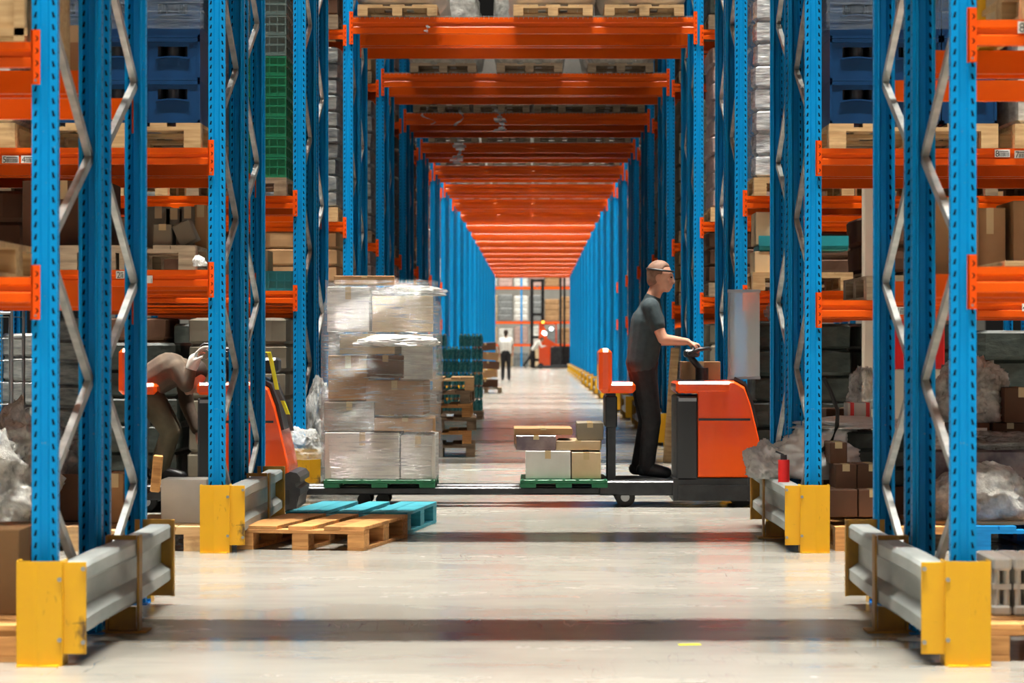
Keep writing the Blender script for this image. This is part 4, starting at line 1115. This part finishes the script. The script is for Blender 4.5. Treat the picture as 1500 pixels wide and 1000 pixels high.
carton_box('dark cardboard carton on the far pallet of the second left rack lower shelf', (at(130, Y)-.1, Y, z+.145), (.5, .6, .4), M['carton_dark'])
# second row right, lower shelf
z = levels(1, 1)[0] + .049
pallet('pallet', 'small stack end of a weathered pallet on the lower shelf of the second right rack', (2.48, Y, z), 0, M['wood_grey'], W=.8)
for (px, w, h, m, lab) in [(1380, .34, .62, 'carton', 'tall brown carton on the lower shelf of the second right rack'), (1440, .19, .56, 'carton', 'narrow dark carton beside the tall brown one on the right rack'), (1506, .30, .60, 'carton', 'brown carton at the right edge of the second right rack lower shelf')]:
    carton_box(lab, (at(px, Y), Y-.05 + (px % 7)*.02, z+.002), (w, .6, h), M[m])
# third row lower shelves
z = levels(2, -1)[0] + .049; Y = ROW(2) + .45
carton_box('pale upright carton on the lower shelf of the third left rack', (at(389, Y), Y-.1, z), (.10, .4, .33), M['carton_pale'])
tag(link('plastic_crate', ME_TOTE['crate_teal'], None, (at(408, Y)+.02, Y-.1, z)), 'teal plastic crate at the edge of the third left rack lower shelf', 'crate')
far_bays(2, -1, 0, 1.37, 3, (.45, .4, .48), ('carton_dark', 'carton_grey', 'dark_wrap'))
far_bays(2, 1, 0, 1.37, 3, (.45, .4, .48), ('carton_dark', 'dark_wrap', 'carton_dark'))
z = levels(2, 1)[0] + .049
pallet('pallet', 'pale pallet under the teal tray on the third right rack lower shelf', (2.25, Y, z), 0, M['wood'])
carton_box('pale carton on the pallet of the third right rack lower shelf', (2.05, Y-.2, z+.146), (.34, .5, .17), M['carton_pale'])
b = MB(); b.box(-.36, .36, -.25, .25, 0, .05, ch=.01); b.box(-.36, .36, -.26, -.25, .04, .12); tag(b.build('tray', M['crate_teal'], None, (2.27, Y-.2, z+.32)), 'teal cardboard tray between the pale cartons on the third right rack', 'tray')
carton_box('pale carton topping the teal tray on the third right rack', (2.06, Y-.2, z+.372), (.34, .5, .26), M['carton_pale'])

# ------------------------------------------------------------------ first row
# left
z = levels(0, -1)[0] + .049; Y = ROW(0) + .5
pallet('pallet', 'pale wooden pallet on the lower shelf of the nearest left rack', (at(10, Y)-.35, Y, z), 0, M['wood'], W=.8)
z = levels(0, -1)[1] + .049
b = MB(); b.box(-.4, .4, -.5, .5, 0, .3, ch=.004)
for zz in (.02, .27): b.box(-.41, .41, -.515, -.5, zz, zz+.03)
for xx in (-.4, .36): b.box(xx, xx+.04, -.515, -.5, 0, .3)
tag(b.build('wooden_crate', M['wood'], None, (at(38, Y-.5)-.4, Y-.02, z)), 'pale wooden crate on the upper shelf of the nearest left rack', 'crate')
carton_box('brown cardboard box seen behind the nearest left post, upper shelf', (at(100, 11.9), 12.2, z), (.22, .3, .27), M['carton'])
pallet('pallet', 'pale wooden pallet on the floor under the nearest left rack', (at(30, 10.3)-.42, 10.92, 0), 0, M['wood_warm'], True, seed=5)
carton_box('large tan box on the floor pallet under the nearest left rack', (at(20, 10.6)-.2, 10.95, .145), (.4, .5, .34), M['carton'])
carton_box('small brown box beside the tan one under the nearest left rack', (at(34, 10.9)-.02, 11.15, .145), (.15, .4, .26), M['carton_dark'])
# right
z = levels(0, 1)[0] + .049
b = MB(); b.box(-.4, .4, -.5, .5, 0, .02, ch=.002); tag(b.build('wooden_board', M['wood'], None, (at(1440, Y)+.40, Y, z+.001)), 'pale wooden board lying on the lower shelf of the nearest right rack', 'board')
z = levels(0, 1)[1] + .049
pallet('pallet', 'pale pallet on the upper shelf of the nearest right rack', (at(1470, Y)+.38, Y, z), 0, M['wood'], W=.8)
carton_box('pale carton on the upper shelf of the nearest right rack', (at(1440, Y)+.20, Y+.1, z), (.2, .5, .3), M['carton_pale'], R(8))
carton_box('yellow-edged carton behind the pale pallet on the nearest right rack', (at(1443, Y+.5), Y+.55, z), (.10, .3, .3), M['crate_green'] if False else M['yellow'])
pallet('pallet', 'wooden pallet on the floor under the nearest right rack', (at(1441, 10.3)+.41, 10.95, 0), 0, M['wood_warm'], True, seed=6)
for i in range(4):
    b = MB(); w = .075; h = .23
    b.box(-w/2, w/2, -.2, .2, 0, .04, ch=.008); b.box(-w/2, w/2, -.2, .2, h-.05, h, ch=.008); b.box(-w*.42, -w*.1, -.19, .19, .03, h-.03, ch=.01); b.box(w*.1, w*.42, -.19, .19, .03, h-.03, ch=.01); b.box(-w/2, w/2, -.19, .19, h*.45, h*.55)
    tag(b.build('plastic_tray', M['white_plastic'], None, (at(1448, 10.8)+.03+i*.085, 10.85, .146)), 'white ribbed plastic part on the floor pallet, %s from the passage' % ORD[i], 'plastic part', 'white ribbed plastic parts')

# ------------------------------------------------------------------ second row, ground level left
Y = ROW(1) + .6
for i, px in enumerate((252, 95, -40)):
    pallet('pallet', ['pallet on the floor under the white box in the second left rack', 'pallet on the floor under the open carton in the second left rack', 'pallet on the floor under the plastic heap in the second left rack'][i], (at(px, Y)-.15, Y, 0), 0, M['wood' if i == 0 else 'wood_grey'], W=.8)
o = carton_box('white box standing on the floor pallet beside the yellow guard', (at(269, 16.2), 16.35, .146), (.275, .3, .265), M['white_box'], tape=False)
open_carton('open brown carton on the floor in the second left rack', (at(131, 16.6)+.0, 16.6, .146), (.44, .5, .29), M['carton_dark'])
carton_box('light brown carton right of the open one, second left rack', (at(172, 16.3), 16.35, .146), (.10, .3, .30), M['carton'])
heap('plastic_heap', 'big grey heap of crumpled film at the left edge, second left rack', 'plastic film', (at(0, 16.2)-.05, 16.3, .146), (.38, .42, .46), M['film_bag'], 2, .42, 4.5)
heap('plastic_heap', 'smoky film heap above the open carton, second left rack', 'plastic film', (at(85, 17)-.05, 16.75, .38), (.28, .3, .24), M['film_dark'], 6, .42, 4.5)
# wire cage and wrapped goods behind, third row ground
b = MB()
for i in range(9): b.tube([(i*.06, 0, .05), (i*.06, 0, 1.45)], .004, 5)
for j in range(9): b.tube([(0, 0, .05+j*.175), (.48, 0, .05+j*.175)], .004, 5)
b.tube([(.5, 0, 0), (.5, 0, 1.5)], .014); b.tube([(0, 0, 0), (0, 0, 1.5)], .014); b.tube([(0, 0, 1.48), (.5, 0, 1.48)], .012); b.tube([(.5, .5, 0), (.5, .5, 1.5)], .014)
for j in range(9): b.tube([(.5, 0, .05+j*.175), (.5, .5, .05+j*.175)], .004, 5)
tag(b.build('wire_cage', M['steel'], None, (at(20, 21.5)-.5, ROW(2)-.05, 0)), 'silver wire mesh cage at the left edge behind the plastic heap', 'cage')
wrapped_load('grey-brown film-wrapped load behind the nearest left posts, floor of the third rack', (at(97, 22), 22.6, .15), (.35, .8, 1.3), M['grey_wrap'], 9, rows=7)
pallet('pallet', 'weathered pallet below the grey-brown wrapped load, floor of the third left rack', (at(97, 22), 22.6, 0), 0, M['wood_grey'], W=.6)
# leaning beige plank and shapes near parked truck
b = MB(); b.box(-.035, .035, -.02, .02, 0, .27, ch=.008); o = b.build('plank', M['wood_warm'], None, (at(224, 19.3), 19.4, .16)); o.rotation_euler = (R(4), R(6), 0); tag(o, 'short wooden plank leaning behind the white box by the parked truck', 'plank')

# ------------------------------------------------------------------ second row, ground level right
pallet('pallet', 'wooden pallet on the floor beside the right yellow guard, second row', (at(1216, 16)+.42, 16.5, 0), 0, M['wood_warm'], W=.8)
def cb(px0, px1, py0, py1, Yd, m, lab, d=.35, tape=True, rz=0):
    X0_, X1_ = WX(px0, Yd), WX(px1, Yd); Z0, Z1 = WZ(py1, Yd), WZ(py0, Yd)
    return carton_box(lab, ((X0_+X1_)/2, Yd+d/2, Z0), (X1_-X0_, d, Z1-Z0), M[m], rz, tape=tape)
cb(1214, 1256, 717, 757, 16.0, 'carton_dark', 'dark brown carton at the bottom of the right pile, beside the guard', tape=False)
cb(1258, 1300, 717, 757, 16.0, 'carton_dark', 'dark brown carton second at the bottom of the right pile')
cb(1224, 1255, 680, 716, 16.15, 'carton_dark', 'dark brown carton in the middle of the right pile, near the white bag')
cb(1256, 1300, 680, 716, 16.15, 'carton_dark', 'wider dark brown carton in the middle of the right pile')
cb(1216, 1241, 648, 679, 16.3, 'carton_dark', 'small dark carton on top of the right pile, near the post')
wrapped_load('grey-green wrapped square load behind the dark cartons of the right rack', (WX(1290, 16.6), 17.0, .34), (.40, .5, .34), M['dark_wrap'], 11, rows=3)
b = MB(); b.box(-.2, .2, -.28, .28, 0, .19, ch=.004); tag(b.build('cardboard_box', M['carton_dark'], None, (WX(1290, 16.6), 17.0, .146)), 'dark carton carrying the grey-green wrapped load on the right', 'box')
heap('plastic_sheet', 'white film sheet lying over the grey-green wrapped load on the right', 'plastic film', (WX(1240, 17), 17.0, .70), (.34, .34, .045), M['white_bag'], 12, .4, 4)
b = MB(); x0, x1 = -.075, .075
b.box(-.075, .075, -.1, .1, 0, .125, ch=.003); 
for a in (-.045, .055): b.box(a-.012, a+.012, -.102, .102, -.001+.001, .127, 1)
tag(b.build('cardboard_box', [M['white_box'], M['red']], None, (WX(1260, 17), 17.15, WZ(619, 17))), 'white box with red stripes on top of the wrapped load, right', 'box')
heap('white_bag', 'big crumpled white bag spilling over the right guard rail of the second row', 'plastic bag', (1.93, 17.0, .39), (.30, .42, .22), M['white_bag'], 3, .32, 3.5, flat=.5)
heap('white_bag', 'white bag end slumped on the guard rail beside the passage, right', 'plastic bag', (1.61, 17.2, .385), (.14, .42, .17), M['white_bag'], 14, .35, 3.5, flat=.3)
b = MB(); b.tube([(0, 0, 0), (.035, 0, .1), (.04, 0, .2), (-.01, 0, .33), (-.05, 0, .40)], .013, 8); b.tube([(0,0,0), (-.06, .0, -.05), (-.12, 0, -.03)], .013, 8)
tag(b.build('hose', M['rubber'], None, (WX(1210, 16.9), 16.6, .62)), 'black rubber hose bent beside the right post over the white bag', 'hose')
b = MB(); b.cyl((0, 0, .07), .035, .14); b.cyl((0, 0, .155), .02, .03, m=1); b.tube([(0, 0, .17), (-.05, 0, .19)], .006, 6, 1); tag(b.build('fire_extinguisher', [M['red'], M['black']], None, (WX(1147, 16.35), 16.30, .386)), 'small red bottle standing on the right guard rail behind the post', 'bottle')
# red and white cabinet, column
b = MB(); b.box(-.2, .2, 0, .3, 0, 1.05, 0, ch=.01); b.box(-.2, .2, 0, .3, 1.05, 1.50, 1, ch=.01); b.box(-.19, .19, -.004, 0, .02, 1.03, 0); b.box(-.02, -.005, -.012, 0, .8, .95, 2); b.box(.06, .12, -.005, 0, 1.36, 1.41, 0)
tag(b.build('hose_cabinet', [M['cream'], M['red'], M['steel']], None, (WX(1341, 19.6), 19.5, 0)), 'tall cream cabinet with a red top behind the right racks', 'cabinet')
b = MB(); b.box(-.07, .07, 0, .14, 0, 6, ch=.01); b.box(-.12, .12, -.05, .19, 0, .02); tag(b.build('column', M['cream'], None, (WX(1284, 20), 20.2, 0)), 'cream steel column behind the second right rack', 'column')
# third row ground right: dark wrapped goods
for i, px in enumerate((1200, 1262)):
    pallet('pallet', 'dark pallet on the floor of the third right rack, %s' % ('nearest the passage' if i == 0 else 'second from the passage'), (2.27+i*.86, ROW(2)+.6, 0), 0, M['wood_grey'])
    wrapped_load('dark green wrapped tall load, floor of third right rack, %s' % ('nearest the passage' if i == 0 else 'second from the passage'), (2.27+i*.86, ROW(2)+.6, .147), (.8, 1.1, 1.25), M['dark_wrap'], 20+i, rows=6)
far_bays(2, 1, -1, 2.24, 1, (1.2,), ('dark_wrap',))
far_bays(2, -1, -1, 1.37, 1, (1.1,), ('dark_wrap',))
heap('plastic_heap', 'translucent grey film bundle in front of the dark green load, right', 'plastic film', (WX(1240, 19), 18.0, .80), (.10, .12, .19), M['film'], 15, .4, 4)
carton_box('dark carton carrying the grey film bundle behind the right pile', (WX(1240, 18), 18.02, .5), (.3, .3, .30), M['carton_dark'])
carton_box('dark carton on the floor behind the right pile, under another carton', (WX(1240, 18), 18.02, 0), (.34, .3, .50), M['carton_dark'])
# pile at the right edge
pallet('pallet', 'bright blue pallet at the right edge under the film heap', (WX(1425, 16)+.40, 16.55, 0), 0, M['wood_blue'], W=.8)
pallet('pallet', 'weathered pallet on the floor between the right pile and the blue pallet', (WX(1340, 16)-.05, 16.7, 0), 0, M['wood_grey'], W=.5)
b = MB(); b.box(-.62, .5, -.45, .5, 0, .02); tag(b.build('cardboard_sheet', M['carton'], None, (WX(1440, 16)+.22, 16.5, .146)), 'brown cardboard sheet on the blue pallet at the right edge', 'cardboard')
wrapped_load('purple-brown film-wrapped load at the right edge, second right rack', (WX(1440, 16.3)+.2, 16.85, .167), (.95, .6, .42), M['purple_wrap'], 12, rows=2)
heap('plastic_bag', 'large translucent bag lying before the purple load at the right edge', 'plastic bag', (WX(1440, 16.1)+.02, 16.3, .167), (.34, .22, .25), M['film_bag'], 9, .22, 2.5, flat=.35)
heap('plastic_heap', 'crumpled film covering the purple load at the right edge', 'plastic film', (WX(1435, 16.5)+.05, 16.75, .58), (.42, .3, .07), M['film'], 10, .4, 5)
carton_box('dark carton with a white label on the pile at the right edge', (WX(1420, 17), 17.1, .60), (.24, .3, .13), M['carton_dark'], tape=False)
b = MB(); b.box(-.06, .06, -.002, 0, 0, .06, 0); 
for i in range(12): b.box(-.045+i*.0075, -.045+i*.0075+.003, -.003, -.001, .012, .04, 1)
b.build('label', [M['paper'], M['ink']], bpy.data.objects[-1] if False else None, (WX(1432, 16.95), 16.948, .64))
bpy.data.objects['label'].parent = [o for o in bpy.data.objects if o.get('label') == 'dark carton with a white label on the pile at the right edge'][0]
_l = bpy.data.objects['label']; _l.location = Vector(_l.location) - Vector(_l.parent.location); _l.name = 'shipping_label'
carton_box('second dark carton on the pile at the right edge', (WX(1478, 17), 17.1, .60), (.22, .3, .13), M['carton_dark'])
carton_box('brown carton topping the pile at the right edge', (WX(1488, 17)+.02, 17.05, .735), (.22, .3, .22), M['carton_dark'])
heap('plastic_heap', 'tall heap of clear crumpled film topping the pile at the right edge', 'plastic film', (WX(1425, 17.2), 17.25, .735), (.24, .26, .27), M['film_bag'], 21, .38, 4.5, flat=.4)
# leaning plank near fourth row right
b = MB(); b.box(-.045, .045, -.015, .015, 0, 1.2, ch=.004); o = b.build('plank', M['wood'], None, (1.50, 28.0, 0)); o.rotation_euler = (R(-2), R(4), 0); tag(o, 'long pale board leaning against the right guard beyond the truck', 'plank')

# ------------------------------------------------------------------ film around the third left guard
heap('plastic_bag', 'clear plastic bag hanging over the third left guard, shiny', 'plastic bag', (WX(440, 21.2), 21.35, .32), (.15, .2, .17), M['film'], 31, .3, 3.5)
heap('plastic_bag', 'tall clear film bundle leaning at the foot of the third left rack', 'plastic bag', (WX(462, 21.8)+.02, 22.0, .25), (.14, .45, .48), M['film'], 32, .3, 3.5)
heap('plastic_sheet', 'flat clear film sheet trailing on the floor beside the third left guard', 'plastic film', (WX(476, 21), 20.95, 0), (.34, .22, .05), M['film'], 33, .35, 4)
# ------------------------------------------------------------------ bottle packs on a pallet in the passage
Yb = 44.3; Xb0 = WX(672, Yb)
pallet('pallet', 'wooden pallet under the teal bottle packs in the passage', (Xb0, Yb+.2, 0), 0, M['wood_grey'])
b = MB(); w, d, h = .19, .26, .21
for i in range(3):
    for j in range(3):
        b.cyl((-w/2+w*(i+.5)/3, -d/2+d*(j+.5)/3, h*.38), .031, h*.76, n=10); b.cyl((-w/2+w*(i+.5)/3, -d/2+d*(j+.5)/3, h*.84), .028, h*.16, r2=.012, n=10); b.cyl((-w/2+w*(i+.5)/3, -d/2+d*(j+.5)/3, h*.94), .014, h*.1, n=8, m=1)
ME_PACK = b.mesh('bottle_pack', [M['teal_bottle'], M['cap_white']])
for l in range(6):
    for c in range(4):
        if l == 5 and c in (1,): continue
        for d_ in range(2):
            tag(link('bottle_pack', ME_PACK, None, (Xb0-.3+c*.2, Yb-.05+d_*.28, .146+l*.212)), 'teal bottle pack on the passage pallet, %s layer, %s column from the left%s' % (ORD[l], ORD[c], ', back row' if d_ else ''), 'bottle pack', 'teal bottle packs')
# crumpled cartons on a pallet further back
Yc = 69.; Xc = WX(712, Yc)
pallet('pallet', 'wooden pallet under the crumpled cartons far down the passage', (Xc, Yc+.3, 0), 0, M['wood_grey'])
for i in range(5):
    rr = random.Random(i+3)
    carton_box('crumpled brown carton in the far passage pile, %s from the bottom' % ORD[i], (Xc + rr.uniform(-.05, .05), Yc+.2, .15+i*.235), (.66 - i*.03, .6, .20), M['carton' if i % 2 else 'carton_dark'], rot=(0, R(rr.uniform(-6, 6)) if i else 0, R(rr.uniform(-10, 10))))

b = MB(); b.box(-.045, .045, -.02, .02, 0, .0015); o = b.build('tape_scrap', M['strap_yellow'], None, (.75, 10.93, .0005)); o.rotation_euler = (0, 0, .15); tag(o, 'small yellow tape scrap on the floor near the right guard', 'tape')
torn('pale film rag tied round the brace of the third right rack', 1132, 425, 480, 2, .022, 7, .02)
bpy.data.objects[[x.name for x in bpy.data.objects if x.get('label', '').startswith('pale film rag tied')][0]].location.y += .35
# ------------------------------------------------------------------ lamps, world, camera
LH = 13.4
def aisle_lamp(Y, power, xc=0, L=26, spread=160, colr=(1, .96, .88)):
    ld = bpy.data.lights.new('aisle_light', 'AREA'); ld.shape = 'RECTANGLE'; ld.size = L; ld.size_y = .22; ld.energy = power; ld.color = colr; ld.spread = R(spread)
    lo = bpy.data.objects.new('aisle_light', ld); COL.objects.link(lo); lo.location = (xc, Y, LH)
    return lo
PWR = {-1: 1.0, 0: 1.15, 1: 1.0, 2: .95, 3: 1.0, 4: .35, 5: .08, 6: .12, 7: .5}
for k in range(-1, NROW + 3):
    p = PWR.get(k, 1.1 if k < 14 else .85)
    aisle_lamp(ROW(k) - 1.58, 2080*p, spread=50)
aisle_lamp(150, 6000)
w = bpy.data.worlds.new('front_fill'); SC.world = w; w.use_nodes = True  # added fill: faint all round, brighter patch behind the camera for front faces
nt = w.node_tree; bg = nt.nodes['Background']
tc = nt.nodes.new('ShaderNodeTexCoord'); dp = nt.nodes.new('ShaderNodeVectorMath'); dp.operation = 'DOT_PRODUCT'
nt.links.new(tc.outputs['Generated'], dp.inputs[0]); dp.inputs[1].default_value = Vector((0, -.94, .30)).normalized()
mr = nt.nodes.new('ShaderNodeMapRange'); mr.interpolation_type = 'SMOOTHSTEP'
mr.inputs[1].default_value = .90; mr.inputs[2].default_value = .985; mr.inputs[3].default_value = .012; mr.inputs[4].default_value = 0.7
nt.links.new(dp.outputs['Value'], mr.inputs[0]); nt.links.new(mr.outputs[0], bg.inputs['Strength'])
bg.inputs['Color'].default_value = (1, .95, .86, 1)

cd = bpy.data.cameras.new('camera'); cam = bpy.data.objects.new('camera', cd); COL.objects.link(cam); SC.camera = cam
cam.location = (CX, 0, CZ); cam.rotation_euler = (R(90), 0, 0)
cd.sensor_width = 36; cd.lens = F*36/1500; cd.shift_x = (750-784)/1500; cd.shift_y = -(500-506)/1500
cd.clip_end = 400; cd.clip_start = .1
cd.dof.use_dof = True; cd.dof.focus_distance = 19; cd.dof.aperture_fstop = 4.5
SC.view_settings.view_transform = 'Standard'; SC.view_settings.look = 'None'; SC.view_settings.gamma = 1; SC.view_settings.exposure = 0
SC.view_settings.use_curve_mapping = False
SC.cycles.max_bounces = 6; SC.cycles.transparent_max_bounces = 12
